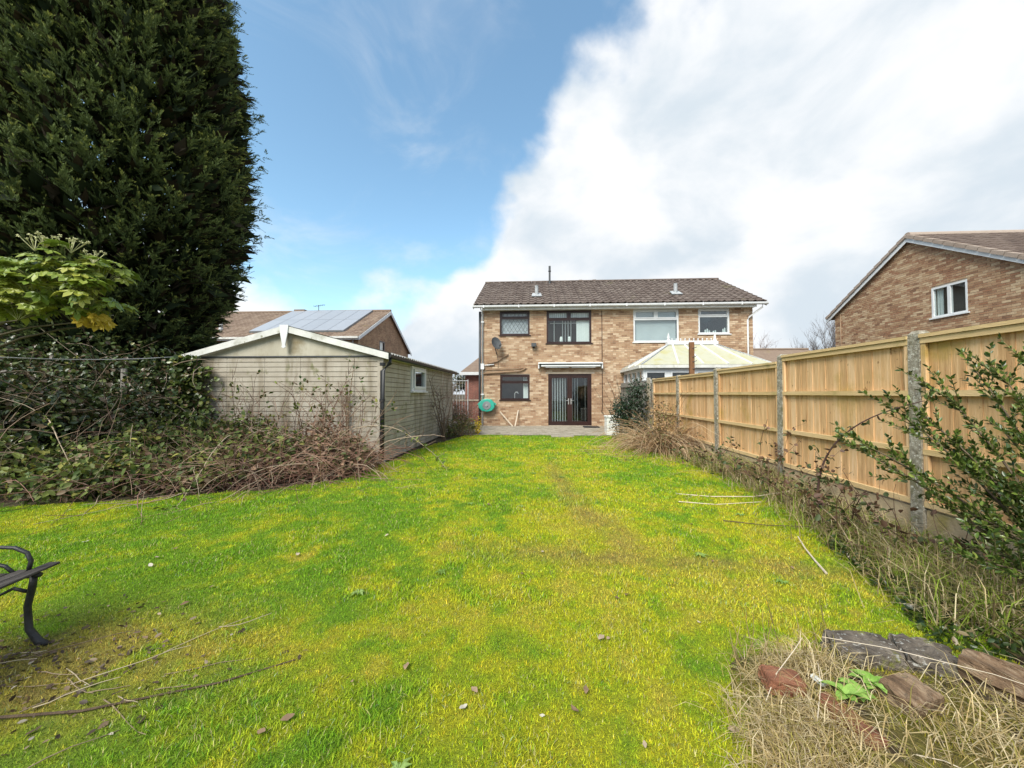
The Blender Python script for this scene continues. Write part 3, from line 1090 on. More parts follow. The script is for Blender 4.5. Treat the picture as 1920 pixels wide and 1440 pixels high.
# windows of the left semi
w, zt = facade_window(houseL, 'window', -1.39, -.15, 3.78, 4.79, YF, M['brown'], .70, label='brown window with diamond leading')
ld = MB()
for (a, b, c, d) in ((-1.325, -.215, 3.845, zt - .036), (-1.285, -.255, zt + .072, 4.69)):
    st = .16
    k = -8
    while k < 12:
        for sgn in (1, -1):
            # diagonal strip clipped to the pane
            pts = []
            for q_ in np.linspace(0, 1, 31):
                x = a + (b - a) * q_
                z = c + (x - a) * 1.6 * sgn + k * st * 1.6 + (0 if sgn > 0 else (d - c))
                if c <= z <= d:
                    pts.append((x, z))
            if len(pts) >= 2:
                ld.obox((pts[0][0], YF + .03, pts[0][1]), (pts[-1][0], YF + .03, pts[-1][1]), .010, .012, up=(0, 1, 0))
        k += 1
ld.build('leading', M['lead'], w)
MB().box(-1.32, -.22, YF + .16, YF + .165, 3.85, 4.72).build('net_curtain', M['net'], w)
w, zt = facade_window(houseL, 'window', .55, 2.38, 3.43, 4.79, YF, M['brown'], .72, True, 'glass', 'wide brown window with white vertical blinds')
vertical_blind(w, .62, 2.3, zt, 4.72, YF + .11, closed=.98)
vertical_blind(w, .62, 1.75, 3.5, zt, YF + .11, step=.115, closed=.5, skip=.25, seed=4)
vertical_blind(w, 1.78, 2.32, 3.5, zt, YF + .11, step=.075, closed=.98)
MB().tube([(.7 + .0, YF + .24, 4.30), (2.2, YF + .24, 4.30)], .02).build('blind_rail', M['white'], w)
vz = MB()
for xx in (1.16, 1.5):
    vz.tube([(xx, YF + .14, 3.49), (xx, YF + .14, 3.55), (xx, YF + .14, 3.66), (xx, YF + .14, 3.72)], [.05, .07, .06, .04], 8)
vz.build('ornament', M['blind'], w)
w, zt = facade_window(houseL, 'window', -1.37, -.15, 1.10, 2.15, YF, M['brown'], .68, label='brown kitchen window beside the hose reel')
cu = MB()
for i in range(5):
    x = -.42 + i * .045
    cu.add([(x, YF + .15 + .02 * (i % 2), 1.17), (x + .045, YF + .15 + .02 * ((i + 1) % 2), 1.17), (x + .03, YF + .15 + .02 * ((i + 1) % 2), 2.05), (x - .02 + .02, YF + .15 + .02 * (i % 2), 2.05)], [(0, 1, 2, 3)])
cu.build('curtain', M['blind'], w, recalc=False)
tp = MB()
tp.tube([(-.78, YF + .2, 1.17), (-.78, YF + .2, 1.36), (-.74, YF + .19, 1.42), (-.66, YF + .19, 1.42), (-.63, YF + .19, 1.36)], .018, 6)
tp.build('tap', M['metal'], w)

# patio doors
dm = MB()
frame_rect(dm, .612, 2.368, .062, 2.168, YF + .01, YF + .09, .055)
df = dm.build('door_frame', M['brown'], houseL)
for i, (a, b) in enumerate(((.669, 1.489), (1.491, 2.311))):
    m_ = MB()
    frame_rect(m_, a, b, .12, 2.11, YF + .018, YF + .08, .10)
    d_ = m_.build('door', M['brown'], houseL)
    MB().box(a + .101, b - .101, YF + .04, YF + .047, .221, 2.009).build('pane', M['glass'], d_)
    hx = b - .05 if i == 0 else a + .05
    hm = MB()
    hm.box(hx - .018, hx + .018, YF + .004, YF + .0175, .92, 1.16)
    s = -1 if i == 0 else 1
    hm.obox((hx, YF - .02, 1.08), (hx + s * .12, YF - .02, 1.08), .02, .022)
    hm.tube([(hx, YF + .005, 1.08), (hx, YF - .02, 1.08)], .012, 6)
    hm.build('handle', M['metal'], d_)
    vertical_blind(d_, a + .1, b - .1, .22, 2.0, YF + .12, step=.105, closed=.62 if i == 0 else .42, skip=.28, seed=11 + i)
    for hz2 in (.35, 1.1, 1.85):
        ex = a - .008 if i == 0 else b - .022
        MB().box(ex, ex + .03, YF - .006, YF + .0095, hz2, hz2 + .1).build('hinge', M['brown'], d_)
# lintel strip and soldier sill
MB().box(.5, 2.5, YF - .018, YF - .0125, 2.172, 2.24).build('lintel', M['mortar'], houseL)
# windows of the right semi
w, zt = facade_window(houseR, 'window', 4.07, 5.88, 3.45, 4.79, YF, M['white'], .70, True, 'glass_bright', 'wide white window with drawn grey blind')
MB().box(4.14, 5.81, YF + .15, YF + .156, 3.5, 4.76).build('roller_blind', M['roller'], w)
w, zt = facade_window(houseR, 'window', 6.65, 7.87, 3.76, 4.79, YF, M['white'], .70, False, 'glass_bright', 'smaller white window near the right corner')
bt = MB()
for xx, hh in ((6.98, .13), (7.06, .17), (7.14, .1), (7.3, .08), (7.38, .1), (7.68, .16), (7.75, .2)):
    bt.tube([(xx, YF + .14, 3.83), (xx, YF + .14, 3.83 + hh * .7), (xx, YF + .14, 3.83 + hh)], [.03, .03, .012], 7)
bt.build('bottle', M['blind'], w)


def pipe(parent, name, pts, r, m, k=8):
    return MB().tube(pts, r, k).build(name, m, parent, smooth=True)


dp = pipe(houseL, 'downpipe', [(-2.1, EAVE_Y - .0, 4.87), (-2.1, EAVE_Y + .02, 4.78), (-2.1, YF - .055, 4.62), (-2.1, YF - .055, .06)], .034, M['white'])
for z in (4.3, 2.55, 1.3):
    MB().box(-2.16, -2.04, YF - .1, YF - .012, z, z + .05).build('pipe_clip', M['white'], dp)
MB().box(-2.17, -2.03, YF - .12, YF - .015, 2.36, 2.6).build('hopper', M['white'], dp)
pipe(houseL, 'soil_pipe', [(-2.235, YF + .12, 0), (-2.235, YF + .12, 4.8)], .05, M['dark_grey'])
pipe(houseL, 'waste_pipe', [(-2.1, YF - .06, 2.18), (-.55, YF - .06, 2.28), (-.38, YF - .06, 2.36), (-.3, YF - .03, 2.42)], .025, M['pipe_brown'])
pipe(houseL, 'waste_pipe', [(-2.05, YF - .05, 2.34), (-.6, YF - .05, 2.38), (-.44, YF - .05, 2.42)], .014, M['pipe_brown'])
pipe(houseL, 'waste_pipe', [(-2.1, YF - .06, 2.52), (-1.62, YF - .06, 2.56)], .022, M['white'])
pipe(houseL, 'waste_pipe', [(-1.9, YF - .05, 2.6), (-1.5, YF - .05, 2.68), (-1.02, YF - .05, 2.98)], .02, M['pipe_brown'])
pipe(houseL, 'cable', [(2.8, YF - .03, 4.75), (2.8, YF - .03, 3.0), (2.8, YF - .03, .8), (2.76, YF - .05, .62), (2.84, YF - .05, .55)], .012, M['brown'])
pipe(houseR, 'downpipe', [(8.98, EAVE_Y, 4.87), (8.98, EAVE_Y + .02, 4.76), (8.6, YF - .06, 4.42), (8.55, YF - .06, 4.3), (8.55, YF - .06, .06)], .034, M['white'])


def roof_vent(parent, x, z, kind):
    s = (z - EAVE_Z) / math.sin(SLOPE)
    y = EAVE_Y + math.cos(SLOPE) * s
    if kind == 'tile_vent':
        m_ = MB()
        m_.tube([(x, y, z), (x, y, z + .46), (x, y, z + .5)], [.075, .075, .085], 10)
        v = m_.build('vent_pipe', M['lead_flash'], parent)
        f_ = MB()
        f_.prism([(x - .22, y - .2, z - .02), (x + .22, y - .2, z - .02), (x + .18, y + .18, z + .20), (x - .18, y + .18, z + .20)], (0, -.01, .03))
        f_.build('flashing', M['lead_flash'], v)
    else:
        m_ = MB()
        m_.tube([(x, y, z), (x, y, z + .62), (x, y, z + .63), (x, y, z + .66), (x, y, z + .67), (x, y, z + .9)], [.05, .05, .075, .075, .055, .055], 10)
        m_.build('flue', M['dark_grey'], parent)


roof_vent(houseL, .15, 5.55, 'tile_vent')
roof_vent(houseR, 6.05, 5.55, 'tile_vent')
roof_vent(houseL, .82, 6.82, 'flue')
for x in (2.3, 3.0):
    m_ = MB().box(x, x + .26, 19.15, 19.4, 6.6, 7.16)
    m_.box(x + .04, x + .22, 19.18, 19.36, 7.162, 7.2)
    m_.build('vent_terminal', M['tile_far'], houseL)


# ------------------------------------------------------------------ things on the facade
def awning():
    a = thing('awning', 'folded white patio awning mounted above the brown doors', 'awning', (1.49, YF, 2.4))
    m_ = MB().prism([(.2, YF - .02, 2.44), (.2, YF - .02, 2.6), (.2, YF - .06, 2.64), (.2, YF - .26, 2.60), (.2, YF - .27, 2.575), (.2, YF - .05, 2.60), (.2, YF - .05, 2.44)], (2.6, 0, 0))
    m_.build('cassette', M['white'], a)
    MB().tube([(.28, YF - .13, 2.53), (2.72, YF - .13, 2.53)], .05, 10).build('fabric_roll', M['awning_cloth'], a, smooth=True)
    MB().box(.32, 2.7, YF - .25, YF - .19, 2.46, 2.515).build('front_bar', M['white'], a)
    for p0, p1 in (((.5, YF - .2, 2.435), (1.45, YF - .16, 2.42)), ((2.5, YF - .2, 2.435), (1.55, YF - .16, 2.42))):
        MB().obox(p0, p1, .05, .035).build('folding_arm', M['white'], a)
    for x in (.2, 2.76):
        MB().box(x - .002, x + .042, YF - .22, YF - .012, 2.38, 2.597).build('end_cap', M['white'], a)


awning()


def dish():
    d = thing('satellite_dish', 'dark grey mesh satellite dish on the brick wall', 'satellite dish', (-1.5, YF, 3.1))
    c, ax = Vector((-1.52, YF - .33, 3.38)), Vector((.52, -.75, .38)).normalized()
    s = ax.cross(Vector((0, 0, 1))).normalized()
    u = s.cross(ax)
    m_ = MB()
    vs, fs = [], []
    nr, ns = 4, 20
    for back in (0, 1):
        for i in range(nr + 1):
            r_ = i / nr
            for j in range(ns):
                t_ = 2 * math.pi * j / ns
                vs.append(c + s * (math.cos(t_) * r_ * .22) + u * (math.sin(t_) * r_ * .28) + ax * (.07 * r_ * r_ - back * .008))
    for back in (0, 1):
        o_ = back * (nr + 1) * ns
        for i in range(nr):
            for j in range(ns):
                fs.append((o_ + i * ns + j, o_ + i * ns + (j + 1) % ns, o_ + (i + 1) * ns + (j + 1) % ns, o_ + (i + 1) * ns + j))
    m_.add(vs, fs)
    m_.build('reflector', M['dark_grey'], d, smooth=True)
    lnb = c + ax * .36 - u * .22
    MB().tube([c - u * .3, lnb], .012, 6).build('feed_arm', M['dark_grey'], d)
    MB().tube([lnb, lnb - ax * .1], [.035, .03], 8).build('receiver', M['dark_grey'], d)
    MB().tube([c - ax * .02, c - ax * .1 - u * .1, (-1.52, YF - .1, 3.05), (-1.52, YF - .013, 3.0)], .02, 7).build('bracket', M['dark_grey'], d)
    MB().tube([(-1.5, YF - .03, 3.0), (-1.45, YF - .02, 2.7), (-1.45, YF - .02, 2.42)], .008, 5).build('cable', M['black'], d)


dish()


def wall_lamp():
    l = thing('wall_lamp', 'small black floodlight on the brick wall between windows', 'wall lamp', (.02, YF, 3.3))
    MB().box(-.02, .06, YF - .05, YF - .012, 3.26, 3.36).build('mount', M['black'], l)
    MB().prism([(-.08, YF - .2, 3.28), (.12, YF - .2, 3.28), (.12, YF - .2, 3.42), (-.08, YF - .2, 3.42)], (0, .14, .02)).build('housing', M['dark_grey'], l)
    MB().tube([(.02, YF - .1, 3.27), (.02, YF - .1, 3.2)], [.035, .03], 8).build('sensor', M['black'], l)


wall_lamp()


def hose_reel():
    h = thing('hose_reel', 'teal plastic hose reel on the corner of the brick house', 'hose reel', (-1.9, YF - .02, .62))
    c = Vector((-1.9, YF - .02, .88))
    pts = []
    for t_, r_ in ((20, .30), (55, .29), (90, .27), (130, .30), (165, .33), (195, .33), (230, .30), (270, .27), (310, .30), (345, .31)):
        pts.append((c.x + r_ * 1.08 * math.cos(R(t_)), c.y, c.z + r_ * math.sin(R(t_))))
    m_ = MB().prism(pts, (0, -.24, 0))
    m_.build('case', M['teal'], h, bevel=.03)
    MB().tube([(c.x, c.y - .235, c.z), (c.x, c.y - .255, c.z)], .17, 20).build('drum_cover', M['grey_plastic'], h)
    MB().tube([(c.x, c.y - .25, c.z), (c.x, c.y - .275, c.z)], [.06, .05], 12).build('hub', M['metal'], h)
    for sx in (-1, 1):
        MB().obox((c.x + sx * .3, c.y - .12, c.z + .1), (c.x + sx * .37, c.y - .12, c.z + .02), .05, .06).build('lug', M['teal'], h)


hose_reel()
tag(MB().obox((-1.38, YF - .05, .62), (-.82, YF - .45, .045), .05, .022, up=(0, 1, .5)).build('batten', M['batten']),
    'pale wooden batten slanting against the wall, left of two', 'batten', 'battens leaning on the house wall')
tag(MB().obox((-.62, YF - .04, .68), (-.74, YF - .4, .045), .045, .022, up=(0, 1, .5)).build('batten', M['batten']),
    'pale wooden batten nearly upright against the wall, right of two', 'batten', 'battens leaning on the house wall')
dm_ = MB().box(1.95, 2.55, 14.55, 14.95, .05, .085)
tag(dm_.build('doormat', M['black'], bevel=.01), 'dark flat mat on the paving beside the patio doors', 'doormat')


def white_box():
    b = thing('storage_box', 'white lidded box between the patio doors and the dark bush', 'storage box', (2.55, 12.35, 0))
    MB().box(2.36, 2.78, 12.2, 12.6, .04, .58).build('body', M['white_box'], b)
    MB().box(2.34, 2.8, 12.18, 12.62, .582, .64).build('lid', M['white_box'], b, bevel=.01)
    for i in range(4):
        MB().box(2.40 + i * .09, 2.47 + i * .09, 12.192, 12.1985, .1, .53).build('slat', M['white_box'], b)


white_box()


# ------------------------------------------------------------------ conservatory
def conservatory():
    c = thing('conservatory', 'white conservatory with algae-stained pale green glazed roof', 'conservatory', (5.7, 14, 0))
    x0, x1, y0, y1, ze = 3.62, 7.85, 12.65, YF - .02, 2.28
    rz, ry, rx0, rx1 = 3.16, 13.95, 5.0, 6.55
    MB().box(x0 + .1, x1 - .1, y0 + .1, y1, 0, .6).build('dwarf_wall', M['mortar'], c)
    fr = MB()
    fr.box(x0 + .05, x1 - .05, y0 + .05, y0 + .13, .6, .68)
    fr.box(x0 + .05, x1 - .05, y0 + .05, y0 + .13, ze - .17, ze - .03)
    fr.box(x0 + .05, x0 + .13, y0 + .13, y1, .6, .68)
    fr.box(x0 + .05, x0 + .13, y0 + .13, y1, ze - .17, ze - .03)
    fr.box(x1 - .13, x1 - .05, y0 + .13, y1, ze - .17, ze - .03)
    fr.build('frame', M['white'], c)
    n = 5
    wx = (x1 - x0 - .1) / n
    for i in range(n):
        a, b = x0 + .05 + i * wx, x0 + .05 + (i + 1) * wx
        m_ = MB()
        m_.box(a, a + .07, y0 + .04, y0 + .14, .68, ze - .17)
        m_.box(b - .07, b, y0 + .04, y0 + .14, .68, ze - .17)
        m_.box(a + .07, b - .07, y0 + .05, y0 + .13, ze - .56, ze - .5)
        frame_rect(m_, a + .072, b - .072, ze - .498, ze - .172, y0 + .03, y0 + .1, .05)
        w_ = m_.build('window', M['white'], c)
        MB().box(a + .1, b - .1, y0 + .07, y0 + .078, ze - .46, ze - .21).build('pane', M['glass'], w_)
        MB().box(a + .071, b - .071, y0 + .09, y0 + .098, .681, ze - .561).build('pane', M['glass'], w_)
    n = 4
    wy = (y1 - y0 - .13) / n
    for i in range(n):
        a, b = y0 + .15 + i * wy, y0 + .13 + (i + 1) * wy
        m_ = MB()
        m_.box(x0 + .04, x0 + .14, a, a + .07, .68, ze - .17)
        m_.box(x0 + .04, x0 + .14, b - .07, b, .68, ze - .17)
        m_.box(x0 + .05, x0 + .13, a + .07, b - .07, ze - .56, ze - .48)
        w_ = m_.build('window', M['white'], c)
        MB().box(x0 + .08, x0 + .088, a + .071, b - .071, .681, ze - .171).build('pane', M['glass'], w_)
    MB().box(x0 + .14, x1 - .14, y1 - .3, y1 - .28, .6, 2.2).build('back_panel', M['interior'], c)
    # gutter around the eaves
    g = MB()
    for a, b in (((x0 - .05, y0 - .05, ze - .02), (x1 + .05, y0 - .05, ze - .02)), ((x0 - .05, y0 - .0, ze - .02), (x0 - .05, y1, ze - .02)), ((x1 + .05, y0, ze - .02), (x1 + .05, y1, ze - .02))):
        g.obox(a, b, .11, .1)
    g.build('gutter', M['white_dirty'], c)
    # roof glazing panes and bars
    E_ = [Vector((x0, y0, ze + .03)), Vector((x1, y0, ze + .03)), Vector((x1, y1, ze + .03)), Vector((x0, y1, ze + .03))]
    Ra, Rb = Vector((rx0, ry, rz)), Vector((rx1, ry, rz))
    mid = lambda p, q_, t_: p + (q_ - p) * t_
    fr_ = [0, .28, .47, .66, .84, 1]
    rf_ = [0, .05, .30, .66, .95, 1]
    slopes = [([mid(E_[0], E_[1], t_) for t_ in fr_], [mid(Ra, Rb, t_) for t_ in rf_]),
              ([E_[3], mid(E_[3], E_[0], .33), mid(E_[3], E_[0], .66), E_[0]], [Ra] * 4),
              ([E_[1], mid(E_[1], E_[2], .5), E_[2]], [Rb] * 3),
              ([E_[2], E_[3]], [Rb, Ra])]
    bars = MB()
    roof = None
    for lo, hi in slopes:
        for i in range(len(lo) - 1):
            poly = [lo[i], lo[i + 1], hi[i + 1]] + ([hi[i]] if (hi[i] - hi[i + 1]).length > .01 else [])
            nrm = (poly[1] - poly[0]).cross(poly[2] - poly[0]).normalized()
            if nrm.z < 0:
                nrm = -nrm
            MB().prism(poly, nrm * .025).build('glazing_panel', M['poly'], c)
        for p, q_ in zip(lo, hi):
            if (p - q_).length > .1:
                o_ = Vector((0, 0, .035))
                MB().obox(p + o_, q_ + o_, .055, .05).build('glazing_bar', M['white'], c)
    MB().box(rx0 - .12, rx1 + .12, ry - .12, ry + .12, rz - .02, rz + .10).build('ridge_box', M['white'], c)
    cr = MB()
    k = 10
    for i in range(k):
        x = rx0 + (rx1 - rx0) * (i + .5) / k
        cr.tube([(x, ry, rz + .1), (x, ry, rz + .15), (x, ry, rz + .19), (x, ry, rz + .22)], [.012, .012, .032, .008], 6)
    cr.box(rx0, rx1, ry - .015, ry + .015, rz + .1, rz + .13)
    cr.build('cresting', M['white'], c)
    for x in (rx0 - .05, rx1 + .05):
        MB().tube([(x, ry, rz + .1), (x, ry, rz + .14), (x, ry, rz + .2), (x, ry, rz + .24), (x, ry, rz + .42)], [.07, .07, .04, .05, .008], 8).build('finial', M['white'], c)


conservatory()


# ------------------------------------------------------------------ timber fence on the right
def post_mesh(h):
    m_ = MB()
    w = .055
    m_.add([(-w, -w, 0), (w, -w, 0), (w, w, 0), (-w, w, 0), (-w, -w, h - .03), (w, -w, h - .03), (w, w, h - .03), (-w, w, h - .03),
            (-w * .6, -w * .6, h), (w * .6, -w * .6, h), (w * .6, w * .6, h), (-w * .6, w * .6, h)],
           [(0, 3, 2, 1), (0, 1, 5, 4), (1, 2, 6, 5), (2, 3, 7, 6), (3, 0, 4, 7), (4, 5, 9, 8), (5, 6, 10, 9), (6, 7, 11, 10), (7, 4, 8, 11), (8, 9, 10, 11)])
    return m_.mesh('post', M['post'])


FX = 3.62


def fence():
    f = thing('timber_fence', 'tall pale timber panel fence between mottled concrete posts', 'fence', (FX, 6.5, 0))
    py = [-.16, 1.77, 3.72, 5.65, 7.53, 9.48, 11.45]
    hp = [1.95, 1.95, 1.95, 1.93, 1.86, 1.82, 1.82]
    mesh_cache = {}
    for y, h in zip(py, hp):
        if h not in mesh_cache:
            mesh_cache[h] = post_mesh(h)
        put('post', mesh_cache[h], f, (FX, y, 0), (random.uniform(-.008, .008), random.uniform(-.008, .008), 0))
    bm_ = MB()
    bm_.add([(-.006, -.062, 0), (.006, -.062, 0), (.012, .062, 0), (-.002, .062, 0), (-.006, -.062, 1), (.006, -.062, 1), (.012, .062, 1), (-.002, .062, 1)],
            [(0, 3, 2, 1), (4, 5, 6, 7), (0, 1, 5, 4), (1, 2, 6, 5), (2, 3, 7, 6), (3, 0, 4, 7)])
    bme = bm_.mesh('board', M['fence_board'])
    for i in range(len(py) - 1):
        ya, yb = py[i] + .058, py[i + 1] - .058
        top = 1.88 if i < 3 else (1.80 if i == 3 else 1.77)
        zb = .30
        g_ = MB().box(FX - .025, FX + .025, ya, yb, -.02, zb - .004)
        g_.build('gravel_board', M['gravel_board'], f, bevel=.006)
        panel = MB()
        panel.box(FX - .055, FX + .03, ya, yb, top - .002, top + .03)          # capping
        pn = panel.build('panel', M['fence_rail'], f)
        for z in (zb + .02, .80, 1.34, top - .055):
            o_ = MB().box(FX - .042, FX - .006, ya, yb, z - .001, z + .05).build('rail', M['fence_rail'], pn)
        for y in (ya + .02, yb - .02):
            MB().box(FX - .036, FX - .007, y - .02, y + .02, zb + .072, top - .06).build('edge_batten', M['fence_board'], pn)
        n = 17
        st = (yb - ya) / n
        for k in range(n):
            put('board', bme, pn, (FX + .002 + random.uniform(-.002, .002), ya + (k + .5) * st, zb + .003), (random.uniform(-.003, .003), 0, random.uniform(-.012, .012)),
                (1, st / .112, top - .004 - zb))
    MB().tube([(FX - .055, 3.60, 1.44), (FX - .09, 3.60, 1.435)], [.024, .02], 10).build('knob', M['black'], f)


fence()


def old_fence():
    f = thing('weathered_fence', 'grey weathered end panel of fence beside the house', 'fence', (3.58, 13.4, 0))
    n = 30
    ya, yb = 11.6, 15.2
    for k in range(n):
        y = ya + (yb - ya) * (k + .5) / n
        MB().box(3.5, 3.515, y - .058, y + .058, .1, 1.78 + random.uniform(-.02, .02)).build('board', M['old_wood'], f)
    for z in (.35, 1.0, 1.6):
        MB().box(3.455, 3.497, ya, yb, z, z + .06).build('rail', M['old_wood'], f)
    MB().box(3.44, 3.54, ya - .1, ya - .01, 0, 1.84).build('post', M['post'], f)


old_fence()
bp_ = thing('timber_post', 'brown timber post with screw hooks standing behind the fence', 'post', (4.0, 9.67, 0))
MB().box(3.945, 4.055, 9.62, 9.72, 0, 2.66).build('shaft', M['brown_post'], bp_, bevel=.008)
for z in (2.5, 2.28, 2.16, 1.98):
    MB().tube([(4.0, 9.62, z), (4.05, 9.58, z + .01), (4.09, 9.58, z + .03)], .008, 5).build('hook', M['dark_grey'], bp_)


# ------------------------------------------------------------------ concrete panel garage
def garage():
    g = thing('garage', 'pale grey sectional concrete garage with shallow gable roof', 'garage', (-4.9, 10.3, 0))
    x0, x1, y0, y1, ze = -6.85, -2.93, 7.15, 13.45, 2.10
    xm, zp = (x0 + x1) / 2, 2.62
    mb = MB()
    mb.box(x0, x1, y0 + .03, y0 + .08, 0, ze)
    mb.box(x0, x0 + .05, y0 + .08, y1, 0, ze)
    wins = [(8.82, 9.98, 1.42, 2.03)]
    # right side wall with window opening
    for a, b, c, d in ((y0 + .08, 8.82, 0, ze), (9.98, y1, 0, ze), (8.82, 9.98, 0, 1.42), (8.82, 9.98, 2.03, ze)):
        mb.box(x1 - .08, x1 - .03, a, b, c, d)
    mb.box(x0 + .05, x1 - .08, y1 - .05, y1, 0, ze)
    mb.build('wall_backing', M['panel_groove'], g)
    hc = .0985
    nz = int(ze / hc)
    cache = {}

    def course(name, L_, horizontal):
        k = (round(L_, 3), horizontal)
        if k not in cache:
            m_ = MB()
            if horizontal:      # facing -y, weatherboard profile
                m_.add([(0, 0, 0), (L_, 0, 0), (L_, -.022, .004), (0, -.022, .004), (0, 0, hc - .006), (L_, 0, hc - .006), (L_, -.02, hc - .009), (0, -.02, hc - .009)],
                       [(0, 1, 2, 3), (4, 7, 6, 5), (3, 2, 6, 7), (0, 3, 7, 4), (1, 5, 6, 2)])
            else:               # facing +x
                m_.add([(0, 0, 0), (0, L_, 0), (.022, L_, .004), (.022, 0, .004), (0, 0, hc - .006), (0, L_, hc - .006), (.02, L_, hc - .009), (.02, 0, hc - .009)],
                       [(0, 3, 2, 1), (4, 5, 6, 7), (3, 7, 6, 2), (0, 4, 7, 3), (1, 2, 6, 5)])
            cache[k] = m_.mesh('panel', M['concrete_panel'])
        return cache[k]
    # gable end: upright sections of different widths
    cuts = [x0 + .10, -6.15, -5.36, -4.62, -4.1, -3.52, x1 - .12]
    for i in range(len(cuts) - 1):
        a, b = cuts[i] + .003, cuts[i + 1] - .003
        for k in range(nz):
            put('panel', course('panel', b - a, True), g, (a, y0 + .03, .02 + k * hc))
    for xx in (x0, x1 - .118):
        MB().box(xx, xx + .098 if xx == x0 else x1, y0 - .012, y0 + .028, 0, ze - .01).build('corner_post', M['concrete_panel'], g)
    cy = [y0 + .10, 7.9, 8.82, 9.98, 10.75, 11.5, 12.3, y1]
    for i in range(len(cy) - 1):
        a, b = cy[i] + .004, cy[i + 1] - .004
        for k in range(nz):
            z = .02 + k * hc
            if i == 2 and z + hc > 1.42 and z < 2.03:
                continue
            put('panel', course('panel', b - a, False), g, (x1 - .03, a, z))
    MB().box(x1 - .03, x1 + .004, y0 + .03, y0 + .098, 0, ze - .01).build('corner_post', M['concrete_panel'], g)
    # gable infill board and roof
    MB().prism([(x0 + .02, y0 - .005, ze + .01), (x1 - .02, y0 - .005, ze + .01), (xm, y0 - .005, zp - .03)], (0, .05, 0)).build('gable_board', M['gable_board'], g)
    MB().box(x0, x1, y0 - .012, y0 + .05, ze - .012, ze + .008).build('gable_trim', M['dark_grey'], g)
    ov = .24
    sl = (zp - ze) / (xm - x0)
    zl = ze - sl * ov * .6
    for s in (-1, 1):
        xe = x0 - ov if s < 0 else x1 + ov * .55
        ze_ = zp + .08 - sl * abs(xe - xm)
        b_ = MB()
        b_.prism([(xe, y0 - .10, ze_ - .12), (xm, y0 - .10, zp - .04), (xm, y0 - .10, zp + .085), (xe, y0 - .10, ze_ + .0)], (0, .03, 0))
        b_.build('bargeboard', M['white_dirty'], g)
        # corrugated sheet along y
        r_ = MB()
        y = y0 - .06
        vs = []
        n = int((y1 + .1 - y) / .0365)
        for i in range(n + 1):
            yy = y + i * .0365
            w_ = .022 * math.cos(i * math.pi / 2)
            vs += [(xe + s * .03, yy, ze_ - .01 + w_), (xm, yy, zp + .075 + w_), (xe + s * .03, yy, ze_ - .02 + w_), (xm, yy, zp + .065 + w_)]
        fs = []
        for i in range(n):
            k = i * 4
            fs += [(k, k + 4, k + 5, k + 1), (k + 2, k + 3, k + 7, k + 6), (k, k + 2, k + 6, k + 4)]
        r_.add(vs, fs)
        r_.build('roof_sheet', M['corrugated'], g)
    MB().prism([(xm - .09, y0 - .12, zp + .09), (xm + .09, y0 - .12, zp + .09), (xm + .07, y0 - .12, zp - .1), (xm + .03, y0 - .12, zp - .30), (xm + .045, y0 - .12, zp - .345),
                (xm, y0 - .12, zp - .37), (xm - .045, y0 - .12, zp - .345), (xm - .03, y0 - .12, zp - .30), (xm - .07, y0 - .12, zp - .1)], (0, .018, 0)).build('finial_board', M['white'], g)
    # eaves gutter and downpipe
    xe = x1 + .12
    MB().box(x1 - .02, x1 + .012, y0 - .02, y1, ze - .045, ze + .01).build('fascia', M['white_dirty'], g)
    prof = [(xe - .055, ze + .02), (xe + .055, ze + .02), (xe + .05, ze - .03), (xe, ze - .055), (xe - .05, ze - .03)]
    MB().prism([(p[0], y0 - .06, p[1]) for p in prof], (0, y1 - y0 + .12, 0)).build('gutter', M['black'], g)
    dpp = MB().tube([(xe, y0 + .03, ze - .04), (xe, y0 + .03, ze - .14), (x1 + .01, y0 - .07, ze - .3), (x1 + .01, y0 - .07, .04)], .044, 10).build('downpipe', M['black'], g, smooth=True)
    for z in (1.9, 1.2, .5):
        MB().tube([(x1 + .01, y0 - .07, z), (x1 + .01, y0 - .07, z + .06)], .054, 10).build('pipe_collar', M['black'], dpp)
    # window
    a, b, c, d = wins[0]
    w_ = MB()
    for (p, q_, r0, r1) in ((a, a + .07, c, d), (b - .07, b, c, d), (a + .07, b - .07, c, c + .07), (a + .07, b - .07, d - .07, d)):
        w_.box(x1 - .09, x1 + .025, p, q_, r0, r1)
    win = w_.build('window', M['white'], g)
    s_ = MB()
    for (p, q_, r0, r1) in ((a + .14, a + .20, c + .06, d - .06), (b - .13, b - .06, c + .06, d - .06), (a + .2, b - .13, c + .06, c + .12), (a + .2, b - .13, d - .12, d - .06)):
        s_.box(x1 - .02, x1 + .045, p, q_, r0, r1)
    s_.build('casement', M['white'], win)
    MB().box(x1 - .01, x1 - .003, a + .18, b - .11, c + .1, d - .1).build('pane', M['glass'], win)
    MB().box(x1 - .03, x1 + .07, a - .04, b + .04, c - .035, c - .002).build('sill', M['white'], win)


garage()


